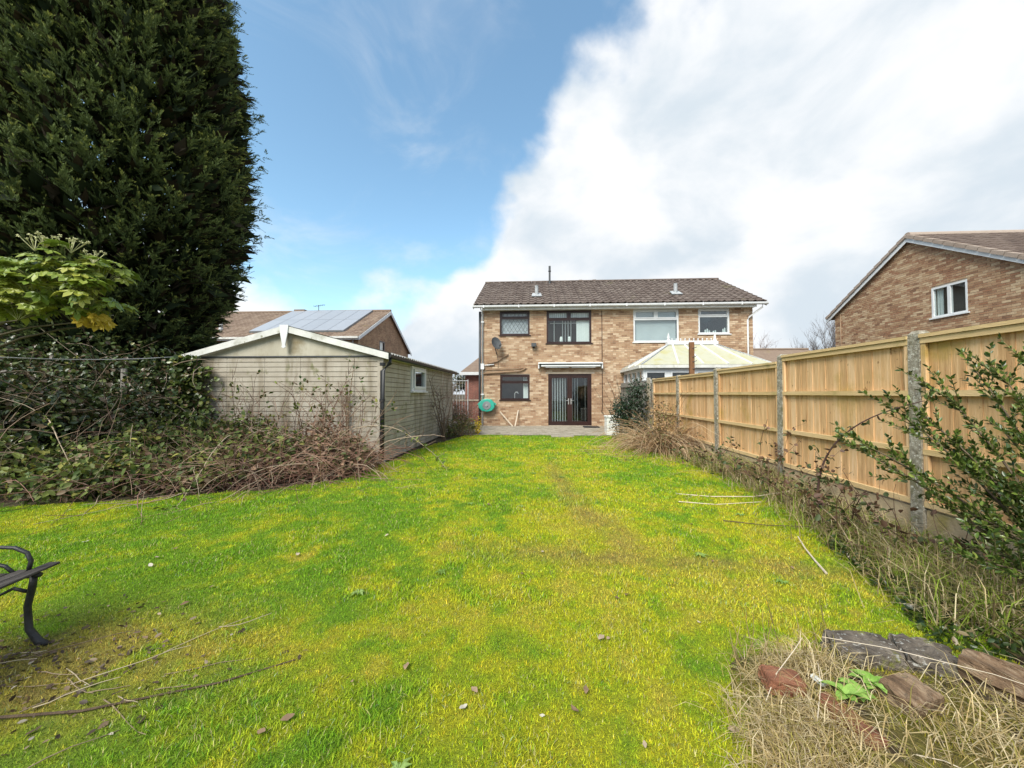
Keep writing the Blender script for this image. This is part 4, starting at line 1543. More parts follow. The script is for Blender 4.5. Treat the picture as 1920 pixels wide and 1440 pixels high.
# ------------------------------------------------------------------ house on the right, gable towards the garden
def right_house():
    X, ya, yb, ym, ze, zr = 14.0, 11.02, 18.08, 14.55, 5.02, 7.16
    h = thing('gable_house', 'brown brick house with white-edged gable above the right fence', 'house', (18, 14.55, 0))
    op = [(12.78, 13.87, 4.0, 5.05)]
    top = lambda u: ze + (zr - ze) * (1 - abs(u - ym) / (ym - ya)) - .04
    wb = MB()
    a, b, c, d = op[0]
    wb.prism([(X, ya, 0), (X, a, 0), (X, a, top(a)), (X, ya, ze - .04)], (.25, 0, 0))
    wb.prism([(X, b, 0), (X, yb, 0), (X, yb, ze - .04), (X, ym, zr - .04), (X, b, top(b))], (.25, 0, 0))
    wb.prism([(X, a, 0), (X, b, 0), (X, b, c), (X, a, c)], (.25, 0, 0))
    wb.prism([(X, a, d), (X, b, d), (X, b, top(b)), (X, a, top(a))], (.25, 0, 0))
    wb.box(X + .25, X + 9, ya, ya + .25, 0, ze)
    wb.box(X + .25, X + 9, yb - .25, yb, 0, ze)
    wb.box(X + 8.75, X + 9, ya + .25, yb - .25, 0, ze)
    wall = wb.build('wall', M['mortar'], h)
    bk = MB()
    brick_face(bk, lambda u, z, o: (X - o, u, z), ya, yb, 1.5, zr, op, top)
    brick_face(bk, lambda u, z, o: (u, ya - o, z), X, X + 8.9, 1.5, ze - .04, [])
    bk.build('bricks', M['brick_far'], wall, kind='stuff', recalc=False)
    MB().box(X + .3, X + 3, ya + .4, yb - .4, 2.3, 5.0).build('room', M['interior'], h)
    # window
    w_ = MB()
    y0, y1, z0, z1 = a, b, c, d
    ymid = (y0 + y1) / 2
    for (p, q_, r0, r1) in ((y0, y0 + .06, z0, z1), (y1 - .06, y1, z0, z1), (y0 + .06, y1 - .06, z0, z0 + .06), (y0 + .06, y1 - .06, z1 - .06, z1), (ymid - .045, ymid + .045, z0 + .06, z1 - .06)):
        w_.box(X - .015, X + .08, p, q_, r0, r1)
    win = w_.build('window', M['white'], h)
    for p, q_ in ((y0 + .06, ymid - .045), (ymid + .045, y1 - .06)):
        MB().box(X + .02, X + .028, p + .001, q_ - .001, z0 + .061, z1 - .061).build('pane', M['glass_bright'], win)
    MB().box(X - .06, X - .016, y0 - .06, y1 + .06, z0 - .045, z0 - .003).build('sill', M['white'], win)
    cu = MB()
    for i in range(4):
        yy = y1 - .08 - i * .05
        cu.add([(X + .1 + .02 * (i % 2), yy, z0 + .05), (X + .1 + .02 * ((i + 1) % 2), yy - .05, z0 + .05), (X + .1 + .02 * ((i + 1) % 2), yy - .05, z1 - .05), (X + .1 + .02 * (i % 2), yy, z1 - .05)], [(0, 1, 2, 3)])
    cu.build('curtain', M['blind'], win, recalc=False)
    # roof deck, bargeboards, verge tiles, slope tiles
    ov, oe = .12, .32
    sl = (zr - ze) / (ym - ya)
    zA = ze - sl * oe
    rf = MB().prism([(X - ov, ya - oe, zA + .06), (X - ov, ym, zr + .06), (X - ov, yb + oe, zA + .06), (X - ov, yb + oe, zA), (X - ov, ym, zr), (X - ov, ya - oe, zA)], (9.2, 0, 0))
    roof = rf.build('roof', M['tile_far'], h)
    for s in (-1, 1):
        ye = ym + s * (ym - ya + oe)
        b_ = MB().prism([(X - ov - .03, ye, zA - .14), (X - ov - .03, ym, zr - .17), (X - ov - .03, ym, zr + .045), (X - ov - .03, ye, zA + .045)], (.027, 0, 0))
        b_.build('bargeboard', M['white'], h)
        sf = MB().prism([(X - ov, ye, zA - .06), (X - ov, ym, zr - .06), (X - ov, ym, zr - .045), (X - ov, ye, zA - .045)], (ov - .015, 0, 0))
        sf.build('soffit', M['white_dirty'], h)
    ln = math.hypot(ym - ya + oe, zr - zA)
    ang = math.atan2(zr - zA, ym - ya + oe)
    vt = MB()
    vt.add([(-.06, 0, -.07), (.16, 0, -.0), (.16, 0, .05), (-.06, 0, .05), (-.06, .355, -.085), (.16, .355, -.03), (.16, .355, .022), (-.06, .355, .022)],
           [(0, 1, 2, 3), (7, 6, 5, 4), (3, 2, 6, 7), (0, 3, 7, 4), (0, 4, 5, 1)])
    vme = vt.mesh('verge_tile', M['verge'])
    n = int(ln / .36)
    for s in (-1, 1):
        for i in range(n):
            t_ = i * ln / n
            y = ym + s * (ym - ya + oe - math.cos(ang) * t_)
            z = zA + .06 + math.sin(ang) * t_
            put('verge_tile', vme, roof, (X - ov - .02, y, z + .02), (s * -ang if s > 0 else ang, 0, 0), (1, -s, 1))
    tm = MB()
    for i in range(n):
        for k in range(26):
            t_ = i * ln / n
            y0_, z0_ = ya - oe + math.cos(ang) * t_, zA + .06 + math.sin(ang) * t_
            xx = X + .06 + k * .3
            dy, dz = math.cos(ang) * .38, math.sin(ang) * .38
            off = (.0, .0, .05, .06, .05, .0)
            px = (0, .1, .13, .2, .26, .3)
            vs = [(xx + p, y0_, z0_ + .03 + o_) for p, o_ in zip(px, off)] + [(xx + p, y0_ + dy, z0_ + dz + .005 + o_) for p, o_ in zip(px, off)] + \
                 [(xx + p, y0_, z0_) for p in px]
            tm.add(vs, [(j, j + 1, 7 + j, 6 + j) for j in range(5)] + [(12 + j, 13 + j, 1 + j, j) for j in range(5)])
    tm.build('tiles', M['tile_dark'], roof, kind='stuff', recalc=False)
    MB().tube([(X - ov, ym, zr + .06), (X + 9, ym, zr + .06)], .13, 10).build('ridge', M['verge'], roof)
    pipe(h, 'cable', [(X - .03, 17.75, 5.0), (X - .03, 17.75, 1.5)], .02, M['pipe_brown'])


right_house()


# ------------------------------------------------------------------ house with solar roof behind the garage
def solar_house():
    X, ya, yb, ym, ze, zr = -10.8, 22.4, 31.6, 27.2, 4.95, 7.45
    h = thing('solar_roof_house', 'brick house with solar panels on its roof behind the garage', 'house', (-18, 27, 0))
    fb = far_brick_mat('far_brick_side', 'Y', [(.36, .22, .12), (.24, .125, .07)], (.33, .25, .17))
    fb2 = far_brick_mat('far_brick_front', 'X', [(.36, .22, .12), (.24, .125, .07)], (.33, .25, .17))
    XL = -30
    op = (25.6, 26.5, 3.9, 5.1)
    top = lambda u: ze + (zr - ze) * (1 - abs(u - ym) / ((ym - ya) if u < ym else (yb - ym))) - .03
    wb = MB()
    a, b, c, d = op
    wb.prism([(X, ya + .25, 0), (X, a, 0), (X, a, top(a)), (X, ya + .25, top(ya + .25))], (-.25, 0, 0))
    wb.prism([(X, b, 0), (X, yb, 0), (X, yb, ze), (X, ym, zr - .03), (X, b, top(b))], (-.25, 0, 0))
    wb.prism([(X, a, 0), (X, b, 0), (X, b, c), (X, a, c)], (-.25, 0, 0))
    wb.prism([(X, a, d), (X, b, d), (X, b, top(b)), (X, a, top(a))], (-.25, 0, 0))
    wb.build('gable_wall', fb, h)
    fw = MB()
    wall_with_openings(fw, XL, X, ya, ya + .25, 0, ze - .02, [(-14.6, -12.6, 3.5, 4.7), (-18.2, -16.2, 3.5, 4.7)])
    fw.build('front_wall', fb2, h)
    MB().box(XL + .3, X - .3, ya + .6, yb - .4, 2.4, 4.9).build('room', M['interior'], h)
    MB().box(XL, X - .26, yb - .25, yb, 0, ze).build('back_wall', fb2, h)
    for (p, q_) in ((-14.6, -12.6), (-18.2, -16.2)):
        m_ = MB()
        frame_rect(m_, p + .002, q_ - .002, 3.502, 4.698, ya + .02, ya + .1, .09)
        m_.box((p + q_) / 2 - .05, (p + q_) / 2 + .05, ya + .02, ya + .1, 3.6, 4.6)
        w_ = m_.build('window', M['brown'], h)
        MB().box(p + .09, q_ - .09, ya + .05, ya + .06, 3.59, 4.61).build('pane', M['glass_bright'], w_)
    m_ = MB()
    for (p, q_, r0, r1) in ((a, a + .08, c, d), (b - .08, b, c, d), (a + .08, b - .08, c, c + .08), (a + .08, b - .08, d - .08, d)):
        m_.box(X - .09, X + .01, p, q_, r0, r1)
    w_ = m_.build('window', M['brown'], h)
    MB().box(X - .05, X - .04, a + .08, b - .08, c + .08, d - .08).build('pane', M['glass_bright'], w_)
    MB().box(X - .16, X - .15, a + .02, b - .02, c + .02, d - .02).build('blind', M['blind'], w_)
    # roof
    oe, ov = .3, .18
    s1, s2 = (zr - ze) / (ym - ya), (zr - ze) / (yb - ym)
    zA, zB = ze - s1 * oe, ze - s2 * oe
    rf = MB().prism([(X + ov, ya - oe, zA), (X + ov, ym, zr), (X + ov, yb + oe, zB), (X + ov, yb + oe, zB + .06), (X + ov, ym, zr + .06), (X + ov, ya - oe, zA + .06)], (XL - X - ov, 0, 0))
    roof = rf.build('roof', M['tile_far'], h)
    ln, ang = math.hypot(ym - ya + oe, zr - zA), math.atan2(zr - zA, ym - ya + oe)
    tm = MB()
    n = int(ln / .34)
    for i in range(n):
        t_ = i * ln / n
        y0_, z0_ = ya - oe + math.cos(ang) * t_, zA + .062 + math.sin(ang) * t_
        dy, dz = math.cos(ang) * .37, math.sin(ang) * .37
        for k in range(62):
            xx = X + ov - .3 - k * .3
            vs = [(xx + p, y0_, z0_ + .03 + o_) for p, o_ in ((0, 0), (.14, 0), (.2, .045), (.3, 0))] + [(xx + p, y0_ + dy, z0_ + dz + o_) for p, o_ in ((0, 0), (.14, 0), (.2, .045), (.3, 0))] + \
                 [(xx + p, y0_, z0_) for p in (0, .14, .2, .3)]
            tm.add(vs, [(j, j + 1, 5 + j, 4 + j) for j in range(3)] + [(8 + j, 9 + j, 1 + j, j) for j in range(3)])
    tm.build('tiles', M['tile_far'], roof, kind='stuff', recalc=False)
    MB().tube([(X + ov, ym, zr + .08), (XL, ym, zr + .08)], .12, 8).build('ridge', M['tile_far'], roof)
    for (ye, zz) in ((ya - oe, zA), (yb + oe, zB)):
        MB().prism([(X + ov + .003, ye, zz - .16), (X + ov + .003, ym, zr - .2), (X + ov + .003, ym, zr + .055), (X + ov + .003, ye, zz + .055)], (.03, 0, 0)).build('bargeboard', M['white'], h)
    MB().box(XL, X + ov, ya - oe - .03, ya - oe - .002, zA - .14, zA + .05).build('fascia', M['white'], h)
    MB().box(XL, X + ov, ya - oe - .14, ya - oe - .032, zA - .06, zA + .06).build('gutter', M['white_dirty'], h)
    pipe(h, 'downpipe', [(X - .3, ya - .08, 4.7), (X - .3, ya - .08, 0)], .05, M['white'])
    # solar panels
    fr = MB()
    t0, t1 = .75, ln - .15
    P = lambda x, t_, o_: (x, ya - oe + math.cos(ang) * t_ - math.sin(ang) * o_, zA + .06 + math.sin(ang) * t_ + math.cos(ang) * o_)
    xa, xb, nc, nr = -18.1, -11.9, 6, 2
    fr.add([P(xa, t0, .1), P(xb, t0, .1), P(xb, t1, .1), P(xa, t1, .1), P(xa, t0, .02), P(xb, t0, .02), P(xb, t1, .02), P(xa, t1, .02)],
           [(0, 1, 2, 3), (0, 4, 5, 1), (1, 5, 6, 2), (2, 6, 7, 3), (3, 7, 4, 0)])
    ar = fr.build('solar_array', M['grey_plastic'], h)
    pw, pt = (xb - xa) / nc, (t1 - t0) / nr
    for i in range(nc):
        for j in range(nr):
            x_, t_ = xa + i * pw + .015, t0 + j * pt + .015
            MB().add([P(x_, t_, .16), P(x_ + pw - .03, t_, .16), P(x_ + pw - .03, t_ + pt - .03, .16), P(x_, t_ + pt - .03, .16),
                      P(x_, t_, .11), P(x_ + pw - .03, t_, .11), P(x_ + pw - .03, t_ + pt - .03, .11), P(x_, t_ + pt - .03, .11)],
                     [(0, 1, 2, 3), (0, 4, 5, 1), (1, 5, 6, 2), (2, 6, 7, 3), (3, 7, 4, 0)]).build('solar_panel', M['solar'], ar)
    MB().tube([(-20.5, ya + .9, 5.2), (-20.5, ya + .9, 6.2)], .11, 8).build('vent_pipe', M['white'], h)
    an = MB().tube([(-16.2, ym, zr), (-16.2, ym, zr + .6)], .025, 5)
    an.obox((-16.6, ym, zr + .5), (-15.7, ym, zr + .62), .02, .02)
    for i in range(5):
        an.obox((-16.5 + i * .17, ym - .18, zr + .52 + i * .02), (-16.5 + i * .17, ym + .18, zr + .52 + i * .02), .015, .015)
    an.build('aerial', M['dark_grey'], h)
    MB().box(-18.0, -17.2, ym - .2, ym + .2, zr - .2, zr + .25).build('vent_terminal', M['tile_far'], h)


solar_house()


# ------------------------------------------------------------------ far background
def background():
    fb = far_brick_mat('far_red_brick', 'X', [(.24, .085, .06), (.17, .06, .045)], (.28, .2, .16))
    h = thing('brick_outbuilding', 'red brick building seen past the left corner of the house', 'building', (-3, 27, 0))
    MB().box(-4.6, 1.5, 25, 31, 0, 2.75).build('wall', fb, h)
    MB().prism([(-4.85, 24.7, 2.75), (1.7, 24.7, 2.75), (1.7, 28, 4.1), (-4.0, 28, 4.1)], (0, .02, .08)).build('roof', M['tile_far'], h)
    MB().box(-4.9, 1.7, 24.6, 24.68, 2.6, 2.8).build('fascia', M['white'], h)
    w = thing('garden_wall', 'low red brick wall between the garage and the house', 'wall', (-4, 18, 0))
    m_ = MB().box(-9, -2.4, 18, 18.22, 0, 1.0)
    m_.build('brickwork', fb, w)
    MB().box(-9.02, -2.38, 17.97, 18.25, 1.002, 1.07).build('coping', M['mortar'], w)
    g = thing('metal_gate', 'thin pale metal bar gate past the garage end', 'gate', (-3.2, 15.6, 0))
    fr = MB().tube([(-3.95, 15.6, 0), (-3.95, 15.6, 1.95)], .025, 6)
    fr.tube([(-2.75, 15.6, 0), (-2.75, 15.6, 1.95)], .025, 6)
    fr.tube([(-3.95, 15.6, 1.9), (-2.75, 15.6, 1.9)], .02, 6)
    fr.tube([(-3.95, 15.6, .15), (-2.75, 15.6, .15)], .02, 6)
    fr.build('gate_frame', M['wire'], g)
    for i in range(9):
        x = -3.83 + i * .12
        MB().tube([(x, 15.6, .15), (x, 15.6, 1.9)], .009, 5).build('bar', M['wire'], g)
    b = thing('bungalow', 'low brown-roofed bungalow far behind the fence', 'house', (25, 36, 0))
    MB().box(17.0, 26.5, 33, 39, 0, 3.4).build('wall', far_brick_mat('far_brick_b', 'X', [(.3, .17, .1), (.22, .11, .07)], (.3, .22, .16)), b)
    MB().add([(16.6, 32.6, 3.5), (27, 32.6, 3.5), (27, 39.4, 3.5), (16.6, 39.4, 3.5), (18.0, 36, 5.45), (25.4, 36, 5.45)],
             [(0, 1, 5, 4), (1, 2, 5), (2, 3, 4, 5), (3, 0, 4), (3, 2, 1, 0)]).build('roof', M['tile_far'], b)
    MB().box(16.6, 27, 32.5, 32.6, 3.38, 3.5).build('fascia', M['white'], b)
    MB().tube([(18.0, 36, 5.47), (25.4, 36, 5.47)], .12, 7).build('ridge', M['tile_far'], b)


background()


def bare_tree(name, label, base, h, spread, seed, colr, lv=5, lean=(0, 0), trunk=.16, n0=4):
    t = thing(name, label, 'tree', base)
    r_ = np.random.default_rng(seed)
    lines, twigs = [], []

    def grow(p, d, ln, rad, lev):
        n = 5
        pts = [p]
        q_ = p.copy()
        dd = d.copy()
        for i in range(n - 1):
            dd = dd + r_.normal(size=3) * .11 + np.array([0, 0, .05])
            dd /= np.linalg.norm(dd)
            q_ = q_ + dd * ln / (n - 1)
            pts.append(q_.copy())
        (lines if lev < 2 else twigs).append((np.array(pts), np.linspace(rad, rad * .55, n), colr))
        if lev >= lv:
            return
        for k in range(r_.integers(3, 5) if lev else n0):
            s = r_.uniform(.35, 1.0)
            i = min(int(s * (n - 1)), n - 1)
            sd_ = unit(r_.normal(size=3) * np.array([1, 1, .35]))
            nd = unit(dd * .8 + sd_ * r_.uniform(.5, 1.0) * spread + np.array([0, 0, .2]))
            grow(pts[i], nd, ln * r_.uniform(.55, .8), max(rad * .5, .008), lev + 1)
    grow(np.array(base, float), unit(np.array([lean[0], lean[1], 1.0])), h * .42, trunk, 0)
    V, P, C = tubes_np(lines, 5)
    np_obj('trunk', V, P, M['stem'], t, C)
    V, P, C = tubes_np(twigs, 3)
    np_obj('crown', V, P, M['stem'], t, C)
    return t


bare_tree('bare_tree', 'tall leafless tree behind the fence, left of the gable house', (31.4, 44, 0), 14.0, .55, 3, (.15, .13, .125), trunk=.2, n0=6)
bare_tree('bare_tree', 'small leafless reddish tree beside the right corner of the semi', (25.9, 44.5, 0), 10.5, .6, 8, (.19, .13, .11), trunk=.16, n0=5)
bare_tree('bare_tree', 'slim leafless tree at the edge of the gable house wall', (33.4, 45, 0), 14.0, .5, 5, (.15, .13, .125), trunk=.15, n0=5)

# ------------------------------------------------------------------ conifer
def conifer():
    base = np.array([-11.1, 9.35, 0])
    t = thing('conifer_tree', 'huge dark green conifer towering over the garage at left', 'tree', tuple(base))
    zk = [0.6, 1.6, 3.05, 4.4, 5.85, 7.3, 9.9, 11.8, 13.1, 15.0, 17.0]
    rk = [1.7, 1.9, 2.25, 2.85, 3.3, 3.25, 3.05, 2.75, 2.3, 1.5, .2]
    tr = MB().tube([base, base + np.array([.1, 0, 3]), base + np.array([.05, .1, 8]), base + np.array([0, 0, 15])], [.42, .33, .22, .05], 10)
    tr.build('trunk', M['bark'], t)
    cam_az = math.atan2(-base[1], -base[0])
    npl = 2500
    z = rng.uniform(.5, 16.3, npl * 2)
    z = z[rng.random(len(z)) < np.interp(z, zk, rk) / 3.4][:npl]
    npl = len(z)
    az = cam_az + np.clip(rng.normal(0, 1.05, npl), -math.pi, math.pi)
    rr = np.interp(z, zk, rk)
    lump = 1 + .20 * (fbm(az * 2.6 + 7, z * .75) - .5) * 2 * .6
    ro = rr * lump
    out = np.stack([np.cos(az), np.sin(az), np.zeros(npl)], 1)
    tipd = unit(out * rng.uniform(.45, .9, (npl, 1)) + np.array([0, 0, 1.0]) * rng.uniform(.5, 1.0, (npl, 1)) + rng.normal(size=(npl, 3)) * .2)
    ln = rng.uniform(.5, 1.0, npl) * rng.choice([.8, 1.0, 1.5], npl)
    b0 = base + out * (ro * rng.uniform(.62, .93, npl))[:, None] + np.array([0, 0, 1.0]) * z[:, None] - tipd * (ln * .5)[:, None]
    nb, nl = 9, 15
    ns = nb * nl
    tb = rng.uniform(.0, .85, (npl, nb, 1))
    ax = tipd[:, None, None, :]
    sb = unit(rng.normal(size=(npl, nb, 1, 3)))
    sb = unit(sb - ax * (sb * ax).sum(-1, keepdims=True))
    bd = unit(ax * .95 + sb * rng.uniform(.25, .85, (npl, nb, 1, 1)) + np.array([0, 0, .15]))
    bl_ = (rng.uniform(.22, .48, (npl, nb, 1)) * (1.1 - .5 * tb))
    tl_ = np.linspace(.08, 1.0, nl)[None, None, :] * np.ones((npl, nb, 1))
    bow = out[:, None, None, :] * (tb * (1 - tb))[..., None] * .3
    droop = np.array([0, 0, -1.0]) * (tl_ ** 2 * .10)[..., None]
    P = b0[:, None, None, :] + ax * (tb * ln[:, None, None])[..., None] + bow + bd * (bl_ * tl_)[..., None] + droop
    sl_ = unit(np.cross(bd, unit(rng.normal(size=(npl, nb, 1, 3)) * .4 + np.array([0, 0, 1.0])))) * np.where(np.arange(nl) % 2 == 0, 1.0, -1.0)[None, None, :, None]
    D = unit(bd + sl_ * (.75 - .5 * tl_)[..., None] + rng.normal(size=(npl, nb, nl, 3)) * .12)
    L_ = rng.uniform(.055, .11, (npl, nb, nl)) * (1.1 - .5 * tl_)
    Wd = L_ * .2 + .006
    tt = np.clip(tb * .55 + tl_ * .5, 0, 1).reshape(npl, ns)
    n = npl * ns
    hue = rng.random(npl)
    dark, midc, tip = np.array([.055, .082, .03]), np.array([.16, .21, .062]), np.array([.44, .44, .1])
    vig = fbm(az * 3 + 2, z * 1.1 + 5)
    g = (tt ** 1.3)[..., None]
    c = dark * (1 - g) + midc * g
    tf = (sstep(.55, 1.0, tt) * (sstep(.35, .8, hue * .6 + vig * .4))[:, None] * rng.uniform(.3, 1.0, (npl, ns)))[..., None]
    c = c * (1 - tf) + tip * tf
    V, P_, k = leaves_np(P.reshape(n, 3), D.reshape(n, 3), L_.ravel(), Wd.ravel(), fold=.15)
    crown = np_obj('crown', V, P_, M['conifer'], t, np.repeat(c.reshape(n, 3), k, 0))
    # inner dead twigs and shaded sprays
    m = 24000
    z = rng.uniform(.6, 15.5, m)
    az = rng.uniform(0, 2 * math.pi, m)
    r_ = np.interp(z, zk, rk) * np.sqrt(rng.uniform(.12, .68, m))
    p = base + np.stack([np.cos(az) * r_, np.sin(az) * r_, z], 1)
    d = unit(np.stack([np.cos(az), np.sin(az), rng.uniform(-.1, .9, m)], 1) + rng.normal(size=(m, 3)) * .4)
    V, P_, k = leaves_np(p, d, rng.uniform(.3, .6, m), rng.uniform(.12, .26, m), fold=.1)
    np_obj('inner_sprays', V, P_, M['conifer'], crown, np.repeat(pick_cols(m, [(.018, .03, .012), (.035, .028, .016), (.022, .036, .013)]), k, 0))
    bl = []
    for i in range(90):
        zz = random.uniform(1.0, 12)
        a = random.uniform(0, 6.28)
        R_ = float(np.interp(zz, zk, rk)) * .8
        d = np.array([math.cos(a), math.sin(a), .45])
        bl.append((np.array([base + [0, 0, zz], base + d * R_ * .5 + [0, 0, zz], base + d * R_ + [0, 0, zz]]), [.06, .04, .012], (.05, .035, .025)))
    V, P_, C = tubes_np(bl, 4)
    np_obj('branches', V, P_, M['stem'], t, C)


conifer()


# ------------------------------------------------------------------ bushes and brambles
def leaf_cloud(name, parent, ells, n, size, pal, wts, m='leaf', aspect=.6, shell=.45, up=.35, ovate=True, kind=None, zmin=.02, droop=.2):
    """leaves filling a union of ellipsoids, thickest towards the surface"""
    vol = np.array([(e[3] * e[4] * e[5]) ** (2 / 3) for e in ells])
    w = rng.choice(len(ells), n, p=vol / vol.sum())
    E_ = np.array(ells)[w]
    u = unit(rng.normal(size=(n, 3)))
    r_ = 1 - shell * np.abs(rng.normal(size=n)) ** 1.3
    r_ = np.clip(r_, .05, 1.12) * (1 + .22 * (fbm(u[:, 0] * 3 + w, u[:, 2] * 3 + u[:, 1] * 2) - .5) * 2)
    p = E_[:, :3] + u * E_[:, 3:6] * r_[:, None]
    k_ = p[:, 2] > zmin
    p, u = p[k_], u[k_]
    n = len(p)
    d = unit(u * .5 + rng.normal(size=(n, 3)) * .75 + np.array([0, 0, up]) * rng.uniform(-.5, 1, (n, 1)))
    upv = unit(u * .7 + np.array([0, 0, .8]) + rng.normal(size=(n, 3)) * .35)
    l = rng.uniform(size[0], size[1], n)
    V, P_, k = leaves_np(p, d, l, l * aspect, up=upv, fold=.18, ovate=ovate, droop=droop)
    c = np.repeat(pick_cols(n, pal, wts), k, 0)
    return np_obj(name, V, P_, M[m], parent, c, kind=kind)


def stems_obj(name, parent, lines, k=4):
    V, P_, C = tubes_np(lines, k)
    return np_obj(name, V, P_, M['stem'], parent, C)


GREENS = [(.045, .075, .016), (.085, .12, .026), (.15, .18, .04), (.24, .23, .05), (.14, .095, .05)]

# ivy hedge at the left
def ivy_hedge():
    h = thing('ivy_hedge', 'dark ivy-clad hedge filling the left side beside the garage', 'hedge', (-8, 6.4, 0))
    ells = [(-7.1, 7.0, 1.05, .7, .55, 1.2), (-7.8, 6.9, 1.15, .9, .7, 1.3), (-8.6, 6.6, 1.2, 1.0, .8, 1.25), (-9.6, 6.1, 1.2, 1.1, .8, 1.35), (-8.2, 5.6, .95, 1.0, .7, .95),
            (-9.0, 5.2, 1.1, 1.0, .7, 1.1), (-10.6, 5.6, 1.3, 1.1, .9, 1.4), (-7.2, 6.1, .8, .8, .6, .85), (-7.7, 5.2, .8, .7, .5, .8), (-8.2, 4.8, .9, .8, .5, .9)]
    leaf_cloud('foliage', h, ells, 27000, (.055, .11), [(.03, .05, .014), (.05, .075, .02), (.09, .11, .03), (.17, .16, .04), (.10, .07, .04), (.16, .115, .07)], [5, 5, 2.6, .6, 1.6, 1.0], 'gloss_leaf', .72, .5)
    lines = []
    for i in range(330):
        e = random.choice(ells)
        b = (e[0] + random.uniform(-.8, .8), e[1] + random.uniform(-.6, .1), random.uniform(.1, e[2] + e[5] * .7))
        d = (random.uniform(-1, 1), random.uniform(-.9, .1), random.uniform(-.2, .8))
        L_ = random.uniform(.5, 1.6)
        pts = arc_stem(b, d, L_, random.uniform(.2, .9), 7, .12)
        c = random.choice([(.15, .11, .075), (.22, .17, .12), (.09, .06, .04), (.27, .22, .16)])
        lines.append((pts, np.linspace(random.uniform(.005, .011), .003, 7), c))
    stems_obj('stems', h, lines)


ivy_hedge()


def ivy_on_garage():
    h = thing('ivy', 'ivy climbing the left corner of the concrete garage', 'ivy', (-6.7, 7.05, 0))
    n = 1700
    x = -6.95 + np.abs(rng.normal(0, .26, n))
    z = rng.uniform(.4, 2.1, n)
    x = np.where(z > 1.9, np.minimum(x, -6.6), x)
    p = np.stack([x, 7.08 - np.abs(rng.normal(0, .09, n)) - .12 * np.exp(-((x + 6.9) / .2) ** 2), z], 1)
    d = unit(np.stack([rng.normal(0, .6, n), np.full(n, -.5), rng.normal(-.3, .5, n)], 1))
    l = rng.uniform(.06, .11, n)
    V, P_, k = leaves_np(p, d, l, l * .85, up=np.tile([0, -1.0, .4], (n, 1)) + rng.normal(size=(n, 3)) * .3, ovate=True, fold=.1)
    np_obj('foliage', V, P_, M['gloss_leaf'], h, np.repeat(pick_cols(n, GREENS, [5, 4, 2, .5, .6]), k, 0))
    lines = []
    for i in range(14):
        b = (-6.9 + random.uniform(0, .4), 7.07, .3)
        lines.append((arc_stem(b, (random.uniform(-.15, .15), 0, 1), random.uniform(1.2, 1.75), 0, 8, .06), np.linspace(.01, .003, 8), (.1, .075, .05)))
    stems_obj('stems', h, lines)


ivy_on_garage()


def thicket(name, label, x0, x1, seed, hgt, nl, ns, pal, wts, stem_cols):
    """a sprawling bramble patch in front of the garage"""
    h = thing(name, label, 'bramble', ((x0 + x1) / 2, 5.8, 0), 'bramble thicket along the garage')
    rr = random.Random(seed)
    ells = []
    x = x0
    while x <= x1:
        yf = float(np.interp(x, LX, LY))
        yb = 7.0
        for _ in range(3):
            cy = rr.uniform(yf + .3, max(yf + .4, yb - .3))
            hh = hgt * rr.uniform(.65, 1.1) * (.5 + .5 * (cy - yf) / max(.3, yb - yf))
            ells.append((x + rr.uniform(-.2, .2), cy, hh * .48, rr.uniform(.45, .65), rr.uniform(.4, .6), hh * .55))
        x += .42
    leaf_cloud('foliage', h, ells, nl, (.05, .112), pal, wts, 'leaf', .62, .55)
    lines = []
    for i in range(ns):
        e = rr.choice(ells)
        yf = float(np.interp(e[0], LX, LY))
        b = (e[0] + rr.uniform(-.5, .5), max(yf + .1, e[1] + rr.uniform(-.5, .4)), .02)
        th = rr.uniform(0, 6.283)
        d = (math.cos(th) * .7, math.sin(th) * .6 - .15, rr.uniform(.35, 1.3))
        L_ = rr.uniform(.6, 1.7)
        n = 10
        pts = arc_stem(b, d, L_, rr.uniform(.5, 1.6), n, .10)
        pts[:, 1] = np.minimum(pts[:, 1], 7.08)
        r0 = rr.uniform(.003, .0075)
        lines.append((pts, np.linspace(r0, r0 * .4, n), rr.choice(stem_cols)))
        for _ in range(2):
            i0 = rr.randint(3, n - 2)
            q_ = arc_stem(pts[i0], (rr.uniform(-1, 1), rr.uniform(-1, 1), rr.uniform(-.2, .9)), rr.uniform(.2, .5), 1.0, 5, .1)
            q_[:, 1] = np.minimum(q_[:, 1], 7.08)
            lines.append((q_, np.linspace(r0 * .6, r0 * .25, 5), rr.choice(stem_cols)))
    stems_obj('stems', h, lines)
    return h


RED = [(.13, .065, .05), (.20, .11, .08), (.28, .19, .14), (.09, .05, .04), (.34, .27, .2)]
thicket('bramble_thicket', 'leafy green bramble patch under the ivy hedge at far left', -7.9, -5.5, 21, 1.2, 13000, 190, GREENS, [2.5, 4, 4, 1.2, 1.6], RED)
thicket('bramble_thicket', 'tangled bramble of green and brown leaves before the garage middle', -5.4, -4.1, 22, 1.1, 8000, 230,
        GREENS + [(.17, .10, .06)], [1.5, 3, 4, 1.0, 2.2, 1.5], RED)
thicket('bramble_thicket', 'dry reddish bramble tangle beside the garage downpipe', -4.0, -2.95, 23, .95, 4200, 380,
        [(.06, .08, .02), (.12, .13, .04), (.20, .12, .075), (.27, .17, .11)], [1, 1.2, 2.4, 2], [(.24, .13, .09), (.33, .2, .14), (.18, .09, .065), (.4, .3, .22)])


